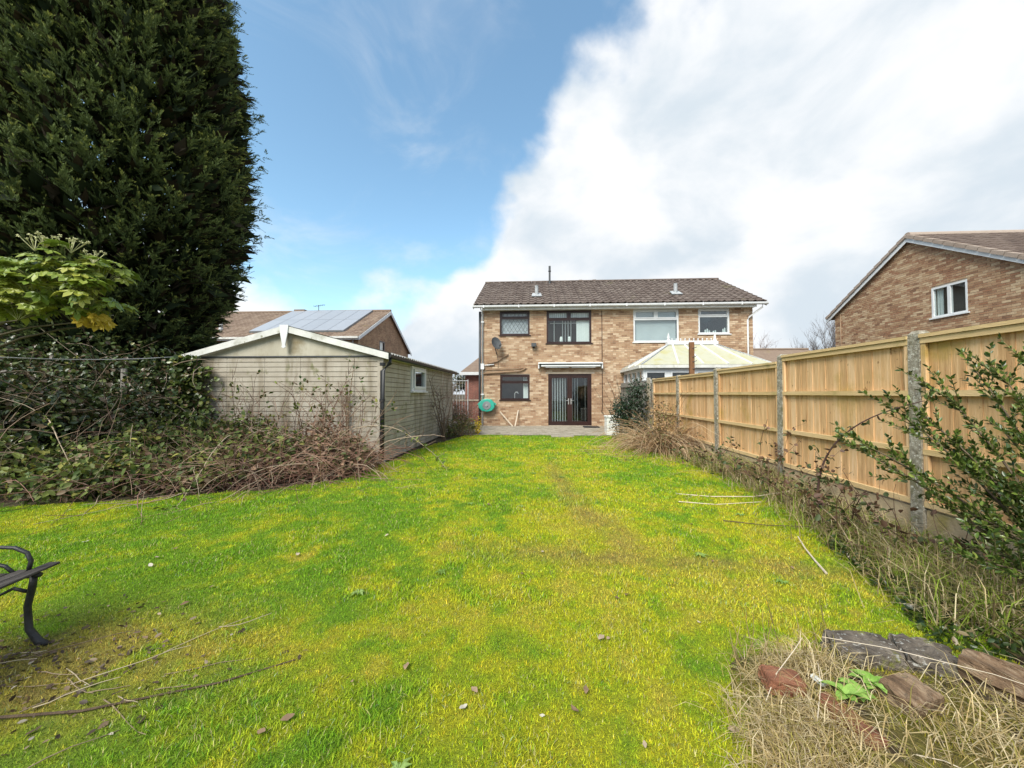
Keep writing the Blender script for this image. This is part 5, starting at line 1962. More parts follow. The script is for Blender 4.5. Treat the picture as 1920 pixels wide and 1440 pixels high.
def tall_stalks():
    spots = [(-5.75, 6.85, 1.75), (-5.35, 6.8, 1.7), (-5.2, 6.9, 1.45), (-4.45, 6.75, 1.35), (-4.15, 6.7, 1.6), (-3.85, 6.8, 1.9), (-3.7, 6.6, 1.5), (-3.4, 6.85, 1.6), (-3.25, 6.5, 1.35)]
    t = thing('bare_shrub', 'bare reddish shoots rising against the pale garage wall', 'shrub', (-4.5, 6.8, 0))
    lines, lp, ld_ = [], [], []
    for x, y, h in spots:
        for k in range(4):
            pts = arc_stem((x + random.uniform(-.1, .1), y + random.uniform(-.1, .05), .1), (random.uniform(-.35, .35), random.uniform(-.12, .05), 1), h * random.uniform(.7, 1.05), .05, 11, .07)
            pts[:, 1] = np.minimum(pts[:, 1], 7.06)
            c = random.choice([(.19, .10, .075), (.13, .075, .055), (.26, .18, .12)])
            r0 = random.uniform(.005, .010)
            lines.append((pts, np.linspace(r0, r0 * .35, 11), c))
            for _ in range(5):
                i0 = random.randint(4, 9)
                q_ = arc_stem(pts[i0], (random.uniform(-1, 1), random.uniform(-.5, .2), random.uniform(.3, 1)), random.uniform(.15, .5), .2, 5, .12)
                q_[:, 1] = np.minimum(q_[:, 1], 7.06)
                lines.append((q_, np.linspace(r0 * .55, r0 * .2, 5), c))
                if random.random() < .5:
                    lp.append(q_[-1])
                    ld_.append(q_[-1] - q_[-2])
    stems_obj('stems', t, lines)
    lp, ld_ = np.repeat(np.array(lp), 3, 0), np.repeat(np.array(ld_), 3, 0)
    n = len(lp)
    V, P_, k = leaves_np(lp + rng.normal(size=(n, 3)) * .03, unit(ld_) + rng.normal(size=(n, 3)) * .6, rng.uniform(.05, .09, n), rng.uniform(.03, .055, n), ovate=True)
    V[:, 1] = np.minimum(V[:, 1], 7.09)
    np_obj('leaves', V, P_, M['leaf'], t, np.repeat(pick_cols(n, GREENS, [2, 3, 3, 1, 2]), k, 0))


tall_stalks()


def climber():
    t = thing('dead_climber', 'dead climber stem clinging to the garage gable wall', 'climber', (-3.62, 7.08, 0))
    lines = []
    for k in range(4):
        pts = arc_stem((-3.66 + k * .035, 7.085, .3), (.02 * (k - 1), 0, 1), 1.75 - .25 * k, 0, 14, .035)
        pts[:, 1] = 7.09
        lines.append((pts, np.linspace(.013, .005, 14), (.2, .14, .09)))
        for _ in range(6):
            i0 = random.randint(5, 12)
            q_ = arc_stem(pts[i0], (random.uniform(-1, 1), 0, random.uniform(.2, .8)), random.uniform(.12, .35), 0, 5, .1)
            q_[:, 1] = 7.085
            lines.append((q_, np.linspace(.006, .002, 5), (.18, .12, .08)))
    stems_obj('stems', t, lines)


climber()


def loose_canes():
    """single pale bramble canes arching out over the lawn"""
    spec = [((-4.4, 5.2, .75), (.35, -.75, .15), 1.5, 1.0, 'long pale bramble cane drooping from the thicket onto the lawn'),
            ((-6.7, 4.75, 1.0), (.65, -.45, .25), 1.5, 1.1, 'bent grey cane hanging over the grass at far left'),
            ((-3.1, 6.3, .75), (1, .25, .25), 1.9, .75, 'bramble cane trailing right across the lawn from the garage corner'),
            ((-5.4, 4.9, .3), (-.9, -.2, .1), 1.1, .3, 'dry pale stick lying at the thicket foot')]
    for b, d, L_, dr, lab in spec:
        t = thing('bramble_cane', lab, 'bramble', (b[0], b[1], 0), 'loose bramble canes')
        pts = arc_stem(b, d, L_, dr, 14, .06)
        lines = [(pts, np.linspace(.009, .004, 14), (.34, .27, .19))]
        for _ in range(5):
            i0 = random.randint(4, 12)
            lines.append((arc_stem(pts[i0], (random.uniform(-1, 1), random.uniform(-1, 1), .3), .22, .8, 5, .1), np.linspace(.004, .002, 5), (.28, .2, .14)))
        stems_obj('stem', t, lines)
        n = 34
        i = rng.integers(3, 14, n)
        V, P_, k = leaves_np(pts[i] + rng.normal(size=(n, 3)) * .03, rng.normal(size=(n, 3)), rng.uniform(.05, .085, n), rng.uniform(.03, .055, n), ovate=True)
        V[:, 2] = np.maximum(V[:, 2], .02)
        np_obj('leaves', V, P_, M['leaf'], t, np.repeat(pick_cols(n, GREENS, [1, 3, 4, 1, 1]), k, 0))


loose_canes()


# fatsia at upper left
def fatsia_mesh(seed, m):
    rr = random.Random(seed)
    mb = MB()
    vs, fs = [], []
    k = 7
    for i in range(k):
        a = (i - (k - 1) / 2) * R(40)
        ln = .165 * (1 - .10 * abs(i - 3)) * rr.uniform(.88, 1.1)
        w = .036
        d, s = Vector((math.sin(a), math.cos(a), 0)), Vector((math.cos(a), -math.sin(a), 0))
        dz = Vector((0, 0, -1))
        b = len(vs)
        droop = rr.uniform(.15, .5)
        vs += [Vector((0, 0, 0)), d * ln * .38 + s * w * .55 - dz * .008, d * ln * .68 + s * w + dz * ln * droop * .35, d * ln + dz * ln * droop * .8,
               d * ln * .68 - s * w + dz * ln * droop * .35, d * ln * .38 - s * w * .55 - dz * .008, d * ln * .5 + dz * .012]
        fs += [(b, b + 1, b + 6), (b + 1, b + 2, b + 6), (b + 2, b + 3, b + 6), (b + 3, b + 4, b + 6), (b + 4, b + 5, b + 6), (b + 5, b, b + 6)]
    mb.add(vs, fs)
    return mb.mesh('leaf', m)


def fatsia():
    base = Vector((-8.9, 4.9, 0))
    t = thing('fatsia_shrub', 'yellow-green shrub with big lobed leaves overhanging at left', 'shrub', base)
    lines = []
    tops = []
    for (x, y, z, r_, n) in ((-7.25, 4.6, 2.95, .34, 22), (-6.95, 4.5, 2.7, .32, 22), (-6.7, 4.6, 3.0, .34, 24), (-6.45, 4.45, 2.72, .32, 24), (-6.3, 4.65, 3.1, .34, 26), (-6.05, 4.5, 2.85, .32, 26),
                             (-5.85, 4.7, 2.98, .28, 22), (-5.78, 4.55, 2.68, .28, 22), (-6.6, 4.4, 2.5, .28, 16), (-7.1, 4.4, 2.5, .28, 14), (-6.1, 4.6, 2.5, .26, 16), (-5.75, 4.75, 2.5, .2, 10)):
        p0, p1 = np.array(base), np.array((x, y, z - .2))
        mid = np.array([-8.9, y + .1, z - .25])
        s = np.linspace(0, 1, 9)[:, None]
        pts = (1 - s) ** 2 * p0 + 2 * s * (1 - s) * mid + s ** 2 * p1
        lines.append((pts, np.linspace(.03, .010, 9), (.10, .085, .05)))
        tops.append((Vector((x, y, z)), r_, n, Vector(p1)))
    stems = stems_obj('stem', t, lines, 6)
    meshes = [fatsia_mesh(s, M['fatsia']) for s in range(5)]
    pl = []
    for c, r_, n, p1 in tops:
        for k in range(n):
            a = random.uniform(0, 6.283)
            e = random.uniform(-.55, 1.0)
            q_ = math.sqrt(max(0, 1 - e * e))
            rr = r_ * random.uniform(.7, 1.08)
            p = c + Vector((math.cos(a) * q_ * rr * 1.15, math.sin(a) * q_ * rr, e * rr * .8))
            yaw = math.atan2(-(p.x - c.x), p.y - c.y) + random.uniform(-.5, .5)
            pitch = -random.uniform(.1, .75) + e * .5
            sc = random.uniform(.7, 1.1)
            put('leaf', random.choice(meshes), t, p, (pitch, random.uniform(-.35, .35), yaw), (sc, sc, sc))
            pl.append((np.array([p1, (p1 + p) / 2 + Vector((0, 0, .05)), p]), [.004, .0035, .003], (.16, .18, .06)))
    stems_obj('leaf_stalks', t, pl)
    ym = fatsia_mesh(31, M['fatsia_yellow'])
    for k in range(9):
        o = put('leaf', ym, t, (-5.75 + random.uniform(-.22, .2), 4.62 + random.uniform(-.1, .1), 2.34 + random.uniform(-.05, .05)), (-.9 + random.uniform(-.3, .3), random.uniform(-.4, .4), random.uniform(0, 6.28)), (.8, .8, .8))
        o['label'] = 'yellowing drooping leaf'
    fl = MB()
    for c in ((-6.1, 4.55, 3.38), (-6.4, 4.5, 3.42), (-5.85, 4.6, 3.25), (-6.55, 4.5, 3.4)):
        c = Vector(c)
        for k in range(9):
            p = c + Vector((random.uniform(-.14, .14), random.uniform(-.1, .1), random.uniform(-.06, .04)))
            fl.tube([c - Vector((0, 0, .16)), p], .004, 4)
            for _ in range(7):
                v = Vector((random.gauss(0, 1), random.gauss(0, 1), random.gauss(0, 1))).normalized() * .025
                fl.tube([p + v * .3, p + v], [.007, .004], 4)
    fl.build('flower_heads', M['fatsia_flower'], t)


fatsia()


def line(name, label, pts, r):
    p = [Vector(q_) for q_ in pts]
    tag(MB().tube(p, r, 6).build(name, M['wire'], smooth=True), label, 'line')


def sag(a, b, s, n=14):
    a, b = Vector(a), Vector(b)
    return [a.lerp(b, i / n) + Vector((0, 0, -s * 4 * (i / n) * (1 - i / n))) for i in range(n + 1)]


line('washing_line', 'pale washing line sagging from the garage eave towards the left', sag((-7.06, 7.04, 2.10), (-7.1, 3.2, 1.86), .11), .008)
line('washing_line', 'upper pale line running behind the fatsia leaves', sag((-5.9, 4.9, 2.46), (-8.5, 4.3, 2.62), .03), .007)
tag(MB().box(-7.6, -7.5, 6.45, 6.49, 0, 1.82).build('wooden_stake', M['old_wood'], bevel=.01), 'short pale wooden stake poking out of the ivy hedge', 'stake')


# evergreen bush beside the white box, dead bush in front of the fence
def evergreen():
    t = thing('evergreen_bush', 'dark evergreen bush between white box and fence end', 'bush', (2.85, 11.2, 0))
    ells = [(2.75, 11.2, .55, .5, .5, .6), (2.95, 11.3, 1.0, .45, .45, .6), (3.05, 11.1, 1.4, .32, .35, .45), (2.55, 11.1, .85, .3, .3, .45)]
    leaf_cloud('foliage', t, ells, 3400, (.05, .095), [(.012, .028, .012), (.022, .045, .018), (.04, .07, .03)], [3, 3, 1], 'gloss_leaf', .5, .5)
    lines = []
    for i in range(46):
        b = (2.8 + random.uniform(-.25, .25), 11.2 + random.uniform(-.2, .2), .05)
        lines.append((arc_stem(b, (random.uniform(-.45, .35), random.uniform(-.3, .2), 1), random.uniform(.9, 1.95), .05, 9, .06), np.linspace(.009, .003, 9), random.choice([(.05, .045, .03), (.2, .2, .16)])))
    stems_obj('stems', t, lines)


evergreen()


def dead_bush():
    t = thing('dead_bush', 'tangled straw-coloured dead bush against the fence', 'bush', (2.95, 8.9, 0))
    lines = []
    for i in range(560):
        a = random.uniform(0, 6.283)
        r_ = random.uniform(0, .3)
        b = (2.98 + math.cos(a) * r_, 8.95 + math.sin(a) * r_ * 1.4, .03)
        d = (math.cos(a) * .8 - .1, math.sin(a) * .9, random.uniform(.5, 1.6))
        pts = arc_stem(b, d, random.uniform(.9, 2.1), random.uniform(.7, 2.0), 11, .12)
        pts[:, 0] = np.minimum(pts[:, 0], FX - .07)
        c = random.choice([(.42, .28, .15), (.34, .21, .11), (.5, .38, .24), (.24, .15, .085)])
        lines.append((pts, np.linspace(random.uniform(.004, .008), .0025, 11), c))
    stems_obj('stems', t, lines, 3)
    leaf_cloud('dry_leaves', t, [(2.85, 8.85, .5, .6, .8, .45), (3.05, 9.1, .85, .4, .6, .4)], 1300, (.04, .08), [(.3, .2, .1), (.2, .13, .07), (.14, .14, .045)], [3, 2, 1.5], 'leaf', .5, .6)


dead_bush()


def garage_end_shrubs():
    t = thing('bare_shrub', 'bare branching shrub at the far corner of the garage', 'shrub', (-2.5, 10.35, 0))
    lines = []
    for k in range(7):
        pts = arc_stem((-2.5 + random.uniform(-.06, .06), 10.35, 0), (random.uniform(-.28, .3), random.uniform(-.3, .3), 1), random.uniform(1.2, 1.9), .02, 11, .07)
        lines.append((pts, np.linspace(.022, .006, 11), (.13, .09, .065)))
        for _ in range(9):
            i0 = random.randint(3, 10)
            q_ = arc_stem(pts[i0], (random.uniform(-1, 1), random.uniform(-1, 1), random.uniform(.3, 1)), random.uniform(.25, .7), .1, 6, .12)
            lines.append((q_, np.linspace(.007, .002, 6), (.16, .11, .085)))
    stems_obj('stems', t, lines)
    t = thing('yellow_flowered_shrub', 'low green shrub with yellow flowers at the patio corner', 'shrub', (-2.15, 12.2, 0))
    leaf_cloud('foliage', t, [(-2.35, 12.1, .32, .45, .4, .36), (-2.0, 12.2, .25, .3, .3, .3), (-2.6, 11.6, .25, .35, .35, .3)], 1500, (.04, .08), [(.1, .12, .03), (.16, .17, .04), (.2, .15, .05), (.06, .08, .02)], None, 'leaf', .5, .6)
    leaf_cloud('flowers', t, [(-1.8, 12.1, .3, .12, .12, .34)], 160, (.04, .07), [(.6, .42, .01), (.5, .36, .02)], None, 'leaf', .7, .5)
    lines = []
    for i in range(60):
        lines.append((arc_stem((-2.4 + random.uniform(-.4, .5), 12 + random.uniform(-.5, .3), .02), (random.uniform(-.8, .8), random.uniform(-.8, .5), 1), random.uniform(.3, .95), .5, 7, .1), np.linspace(.006, .002, 7), (.19, .13, .08)))
    stems_obj('stems', t, lines)
    t = thing('dry_hedge', 'straggly brown hedge plants past the garage end', 'hedge', (-3.2, 14.4, 0))
    leaf_cloud('foliage', t, [(-3.0, 14.2, .5, .5, .6, .55), (-2.6, 14.0, .4, .35, .5, .4), (-3.5, 16.6, .7, .5, .5, .7)], 1700, (.05, .09), [(.2, .12, .08), (.13, .12, .05), (.09, .07, .045), (.27, .18, .12)], None, 'leaf', .5, .7)
    lines = []
    for i in range(90):
        lines.append((arc_stem((-2.9 + random.uniform(-.5, .5), 14.2 + random.uniform(-.5, .5), .02), (random.uniform(-.5, .5), random.uniform(-.5, .5), 1), random.uniform(.8, 1.8), .25, 8, .09), np.linspace(.008, .002, 8), random.choice([(.24, .14, .1), (.3, .22, .17)])))
    stems_obj('stems', t, lines)
    t = thing('distant_tree', 'dark green treetop far beyond the garage end', 'tree', (-5.6, 34, 0))
    MB().tube([(-5.6, 34, 0), (-5.6, 34, 2.4)], [.2, .12], 7).build('trunk', M['bark'], t)
    leaf_cloud('crown', t, [(-5.6, 34, 2.6, 1.4, 1.2, 1.0), (-4.6, 34.3, 2.2, 1.0, 1.0, .8), (-6.8, 34.2, 2.4, 1.2, 1.0, .9)], 2600, (.12, .24), [(.05, .06, .03), (.08, .09, .04), (.11, .1, .05)], None, 'leaf', .6, .5)


garage_end_shrubs()


# glossy shrub at the right edge
def right_shrub():
    t = thing('glossy_shrub', 'glossy green evergreen shrub reaching in from the right edge', 'shrub', (3.15, 2.35, 0))
    lines, tips = [], []
    base = np.array([3.2, 2.3, .05])
    targets = [(2.30, 2.85, .98), (2.42, 2.8, .96), (2.62, 2.9, 1.26), (2.75, 2.8, 1.20), (2.95, 2.85, 1.34), (3.10, 2.8, 1.52), (3.2, 2.7, 1.42), (3.4, 2.75, 1.55), (3.4, 2.5, 1.35), (3.05, 2.6, 1.1), (2.8, 2.6, .86),
               (3.3, 2.55, 1.15), (2.7, 2.5, .62), (2.9, 2.35, .75), (3.2, 2.3, .95), (2.85, 2.2, .48), (2.6, 2.35, .38), (3.3, 2.15, .7), (3.0, 2.05, .5), (3.1, 2.6, .7), (2.95, 2.75, .92)]
    for tg in targets:
        tg = np.array(tg)
        mid = (base + tg) / 2 + np.array([.10, 0, .12])
        s = np.linspace(0, 1, 12)[:, None]
        b_ = base + rng.normal(size=3) * np.array([.08, .08, 0])
        pts = (1 - s) ** 2 * b_ + 2 * s * (1 - s) * mid + s ** 2 * tg
        lines.append((pts, np.linspace(.011, .004, 12), (.12, .09, .06)))
        for k in range(21):
            i0 = random.randint(3, 11)
            d = unit(pts[min(i0 + 1, 11)] - pts[i0 - 1]) * .8 + rng.normal(size=3) * np.array([.45, .4, .35]) + np.array([-.15, 0, .35])
            q_ = arc_stem(pts[i0], d, random.uniform(.10, .30), -.2, 6, .06)
            lines.append((q_, np.linspace(.004, .002, 6), (.14, .13, .05)))
            tips.append(q_)
        tips.append(pts[-6:])
    stems_obj('stems', t, lines)
    P, D = [], []
    for q_ in tips:
        for i in range(1, len(q_)):
            dd = unit(q_[i] - q_[i - 1])
            for _ in range(5):
                sd_ = rng.normal(size=3)
                sd_ = unit(sd_ - dd * sd_.dot(dd))
                P.append(q_[i] + dd * random.uniform(-.02, .02))
                D.append(dd * .75 + sd_ * .8 + np.array([0, 0, .15]))
    P, D = np.array(P), np.array(D)
    n = len(P)
    l = rng.uniform(.024, .046, n)
    V, P_, k = leaves_np(P, D, l, l * .44, fold=.16, ovate=True)
    np_obj('leaves', V, P_, M['gloss_leaf'], t, np.repeat(pick_cols(n, [(.035, .065, .012), (.07, .115, .02), (.12, .17, .03), (.2, .24, .05)], [3, 4, 2.5, 1.3]), k, 0))


right_shrub()


def ground_cover():
    """low dark creeping leaves at the shrub's foot, and the dry grass along the fence"""
    n = 9000
    x = rng.uniform(2.0, 3.55, n)
    y = rng.uniform(1.5, 3.6, n)
    k = (x > np.interp(y, RYk, RXk) - .25 + .35 * (fbm(x * 3, y * 3) - .5)) & ~((x < 2.35) & (y < 1.95))
    x, y = x[k], y[k]
    n = len(x)
    h = .05 + .22 * sstep(.35, .7, fbm(x * 3 + 5, y * 3)) * rng.random(n)
    p = np.stack([x, y, h * rng.uniform(.1, 1, n)], 1)
    d = unit(rng.normal(size=(n, 3)) * np.array([1, 1, .4]) + np.array([0, 0, .25]))
    l = rng.uniform(.025, .05, n)
    V, P_, kk = leaves_np(p, d, l, l * .55, ovate=True, fold=.15)
    tag(np_obj('ground_cover', V, P_, M['gloss_leaf'], col=np.repeat(pick_cols(n, [(.02, .04, .01), (.04, .065, .012), (.09, .11, .02), (.16, .12, .06)], [4, 4, 1.5, 1]), kk, 0)),
        'low dark creeping leaves under the right shrub', 'ground cover', kind='stuff')
    # dry grass
    n = 30000
    y = rng.uniform(2.2, 11.4, n)
    xe = np.interp(y, RYk, RXk)
    x = xe + rng.normal(.2, .19, n)
    x = np.minimum(x, FX - .09)
    dens = .35 + .65 * sstep(.35, .6, fbm(x * 2, y * 1.5 + 40))
    k = rng.random(n) < dens
    x, y = x[k], y[k]
    n = len(x)
    tl = fbm(x * 1.5 + 9, y * 1.2)
    L_ = rng.uniform(.12, .40, n) * (.5 + 1.0 * tl)
    az = rng.uniform(0, 6.283, n)
    lean = np.abs(rng.normal(.6, .45, n))
    d = np.stack([np.cos(az) * np.sin(lean), np.sin(az) * np.sin(lean), np.cos(lean)], 1)
    s = np.stack([-np.sin(az), np.cos(az), np.zeros(n)], 1) * (.0022 + .0006 * y / 2)[:, None]
    b = np.stack([x, y, np.zeros(n)], 1)
    m_ = b + d * (L_ * .6)[:, None]
    tip = m_ + unit(d + np.stack([np.cos(az), np.sin(az), -.6 * np.ones(n)], 1)) * (L_ * .5)[:, None]
    V = np.stack([b - s, b + s, m_ - s * .8, m_ + s * .8, tip], 1).reshape(-1, 3)
    V[:, 2] = np.maximum(V[:, 2], .005)
    V[:, 0] = np.minimum(V[:, 0], FX - .06)
    i = np.arange(n)[:, None] * 5
    c = pick_cols(n, [(.42, .33, .17), (.33, .25, .12), (.2, .27, .03), (.52, .44, .27)], [3, 2, 4, 2])
    tag(np_obj('dry_grass', V, [i + np.array([[0, 1, 3, 2]]), i + np.array([[2, 3, 4]])], M['grass'], col=np.repeat(c, 5, 0)),
        'straw-coloured dead grass along the foot of the fence', 'dry grass', kind='stuff')


ground_cover()


def fence_brambles():
    specs = [((3.2, 5.35), 46, .95, 'bramble clump at the foot of the second concrete post'),
             ((3.1, 4.25), 44, .75, 'twiggy dead bramble below the middle fence panel'),
             ((3.25, 7.0), 26, .85, 'thin weedy stems beside the third fence post'),
             ((2.95, 3.2), 36, .65, 'brown bramble tangle below the nearest fence post')]
    for (x, y), n, hh, lab in specs:
        t = thing('bramble', lab, 'bramble', (x, y, 0), 'brambles along the fence foot')
        lines, lp, ldr = [], [], []
        for i in range(n):
            pts = arc_stem((x + random.gauss(0, .16), y + random.gauss(0, .35), .02), (random.uniform(-.8, .35), random.uniform(-.7, .7), random.uniform(.5, 1.6)), hh * random.uniform(.4, 1.25), random.uniform(.3, 2.0), 9, .1)
            pts[:, 0] = np.minimum(pts[:, 0], FX - .08)
            c = random.choice([(.13, .075, .05), (.2, .12, .075), (.3, .22, .14), (.09, .05, .035)])
            r0 = random.uniform(.0025, .006)
            lines.append((pts, np.linspace(r0, r0 * .4, 9), c))
            for j in range(random.randint(0, 5)):
                i0 = random.randint(3, 8)
                lp.append(pts[i0])
                ldr.append(rng.normal(size=3) + np.array([0, 0, .3]))
        stems_obj('stems', t, lines)
        lp, ldr = np.repeat(np.array(lp), 2, 0), np.repeat(np.array(ldr), 2, 0)
        m = len(lp)
        V, P_, k = leaves_np(lp + rng.normal(size=(m, 3)) * .02, ldr + rng.normal(size=(m, 3)) * .5, rng.uniform(.035, .07, m), rng.uniform(.025, .05, m), ovate=True)
        V[:, 0] = np.minimum(V[:, 0], FX - .06)
        np_obj('leaves', V, P_, M['leaf'], t, np.repeat(pick_cols(m, [(.05, .07, .02), (.09, .12, .04), (.16, .09, .055), (.1, .055, .035)], [2, 2, 2, 2]), k, 0))
    # one thick dark cane arching up against the fence
    t = thing('bramble_cane', 'thick dark bramble cane arching in front of the fence panel', 'bramble', (3.0, 3.95, 0), 'loose bramble canes')
    p0, p1, p2, p3 = np.array([2.92, 4.02, .03]), np.array([2.80, 4.0, .75]), np.array([2.95, 3.75, 1.12]), np.array([3.25, 3.3, 1.30])
    s = np.linspace(0, 1, 18)[:, None]
    pts = (1 - s) ** 3 * p0 + 3 * s * (1 - s) ** 2 * p1 + 3 * s ** 2 * (1 - s) * p2 + s ** 3 * p3
    stems_obj('stem', t, [(pts, np.linspace(.011, .004, 18), (.075, .04, .035))], 6)
    n = 40
    i = rng.integers(4, 17, n)
    V, P_, k = leaves_np(pts[i] + rng.normal(size=(n, 3)) * .02, rng.normal(size=(n, 3)), rng.uniform(.035, .065, n), rng.uniform(.03, .045, n), ovate=True)
    np_obj('leaves', V, P_, M['leaf'], t, np.repeat(pick_cols(n, [(.05, .07, .025), (.1, .12, .05), (.13, .08, .05)]), k, 0))


fence_brambles()


# ------------------------------------------------------------------ rubble bed in the near right corner
def rock(name, label, cat, c, size, rot, m, seed, rough=.12, group=None, sub=2, parent=None):
    r_ = np.random.default_rng(seed)
    bm = bmesh.new()
    bmesh.ops.create_cube(bm, size=1)
    bmesh.ops.subdivide_edges(bm, edges=bm.edges, cuts=6, use_grid_fill=True)
    for v in bm.verts:
        p = v.co.copy()
        n_ = Vector((math.sin(p.x * 9 + seed) + math.sin(p.y * 13 + seed * 2), math.sin(p.y * 11 + seed) + math.sin(p.z * 12 + seed), math.sin(p.z * 10 + seed) + math.sin(p.x * 14 + seed * 3))) * .25
        corner = max(0, p.length - .62)
        v.co = p * (1 - corner * .22) + (n_ + Vector(r_.normal(size=3) * .30)) * rough * .45
        v.co = Vector((v.co.x * size[0], v.co.y * size[1], v.co.z * size[2]))
    me = bpy.data.meshes.new(name)
    bm.to_mesh(me)
    bm.free()
    me.materials.append(m)
    o = bpy.data.objects.new(name, me)
    COL.objects.link(o)
    o.location = c
    o.rotation_euler = rot
    WL[o.name] = Vector(c)
    return tag(o, label, cat, group)


rock('stone_block', 'flat-topped dark stone block, leftmost at the back of the rubble bed', 'stone', (1.56, 1.90, .11), (.25, .15, .14), (.10, .03, -.08), M['stone'], 3, .16, 'walling stones of the rubble bed')
rock('stone_block', 'dark stone block with a moss tuft beside the log', 'stone', (1.81, 1.86, .11), (.21, .17, .14), (.06, .06, -.26), M['stone'], 8, .2, 'walling stones of the rubble bed')
rock('stone_block', 'mossy square stump-like block behind the soft green leaves', 'stone', (1.49, 1.60, .13), (.15, .13, .15), (.1, -.12, .25), M['log'], 12, .12)
rock('brick_fragment', 'broken red brick at the left edge of the rubble bed', 'brick', (1.06, 1.69, .13), (.15, .09, .065), (.08, .1, -.1), M['redbrick'], 5, .10, 'broken bricks in the rubble bed')
rock('brick_fragment', 'long red brick lying before the soft green leaves', 'brick', (1.20, 1.52, .105), (.07, .21, .07), (.14, .06, .30), M['redbrick'], 6, .06, 'broken bricks in the rubble bed')
rock('pebble', 'small pale pebble in front of the mossy block', 'pebble', (1.56, 1.47, .10), (.05, .04, .05), (0, 0, .4), M['verge'], 17, .1)
rock('white_shard', 'small white shard between the red bricks', 'shard', (1.20, 1.68, .15), (.022, .05, .014), (.2, .2, .5), M['white_box'], 19, .1)


def log():
    t = thing('rotten_log', 'split rotten log lying along the right of the rubble bed', 'log', (1.95, 1.65, 0))
    a, b = Vector((1.89, 1.79, .18)), Vector((2.14, 1.36, .16))
    m_ = MB()
    d = (b - a).normalized()
    s = d.cross(Vector((0, 0, 1))).normalized()
    u = s.cross(d)
    n, k = 12, 16
    vs, fs = [], []
    rr = np.random.default_rng(4)
    ph = rr.uniform(.78, 1.16, k)
    for i in range(n):
        p = a.lerp(b, i / (n - 1))
        for j in range(k):
            t_ = 2 * math.pi * j / k
            r_ = .078 * ph[j] * (1 + rr.normal() * .05) * (.82 if i in (0, n - 1) else 1)
            vs.append(p + (s * math.cos(t_) + u * math.sin(t_) * .85) * r_)
    for i in range(n - 1):
        for j in range(k):
            fs.append((i * k + j, i * k + (j + 1) % k, (i + 1) * k + (j + 1) % k, (i + 1) * k + j))
    fs += [tuple(range(k)), tuple((n - 1) * k + j for j in range(k))]
    m_.add(vs, fs)
    m_.build('trunk', M['log'], t)
    sp = MB()
    for i in range(7):
        p = a.lerp(b, .1 + i * .12) + u * .062 + s * random.uniform(-.04, .04)
        sp.obox(p, p + d * random.uniform(.1, .2), .006, .008)
    sp.build('splinters', M['log'], t)


log()


def soft_plant():
    t = thing('leafy_seedling', 'pale green soft-leaved rosette growing between the bricks', 'plant', (1.32, 1.62, .04))
    lf = MB()
    n = 6
    vs, fs = [], []
    for i in range(n + 1):
        s = i / n
        w = .034 * math.sin(math.pi * min(1, s * .9 + .1)) ** .7
        z = .02 * math.sin(s * 2.6) - .035 * s * s
        vs += [(-w, s * .11, z + .010), (0, s * .11, z), (w, s * .11, z + .010)]
    for i in range(n):
        k = i * 3
        fs += [(k, k + 1, k + 4, k + 3), (k + 1, k + 2, k + 5, k + 4)]
    lf.add(vs, fs)
    me = lf.mesh('leaf', M['foxglove'], True)
    for c, cnt in (((1.25, 1.60, .15), 10), ((1.39, 1.66, .16), 11), ((1.32, 1.62, .14), 8)):
        for k in range(cnt):
            a = 6.283 * k / cnt + random.uniform(-.3, .3)
            sc = random.uniform(.38, .75)
            put('leaf', me, t, Vector(c) + Vector((random.uniform(-.01, .01), random.uniform(-.01, .01), 0)), (random.uniform(.1, .6), random.uniform(-.3, .3), a), (sc, sc, sc))


soft_plant()


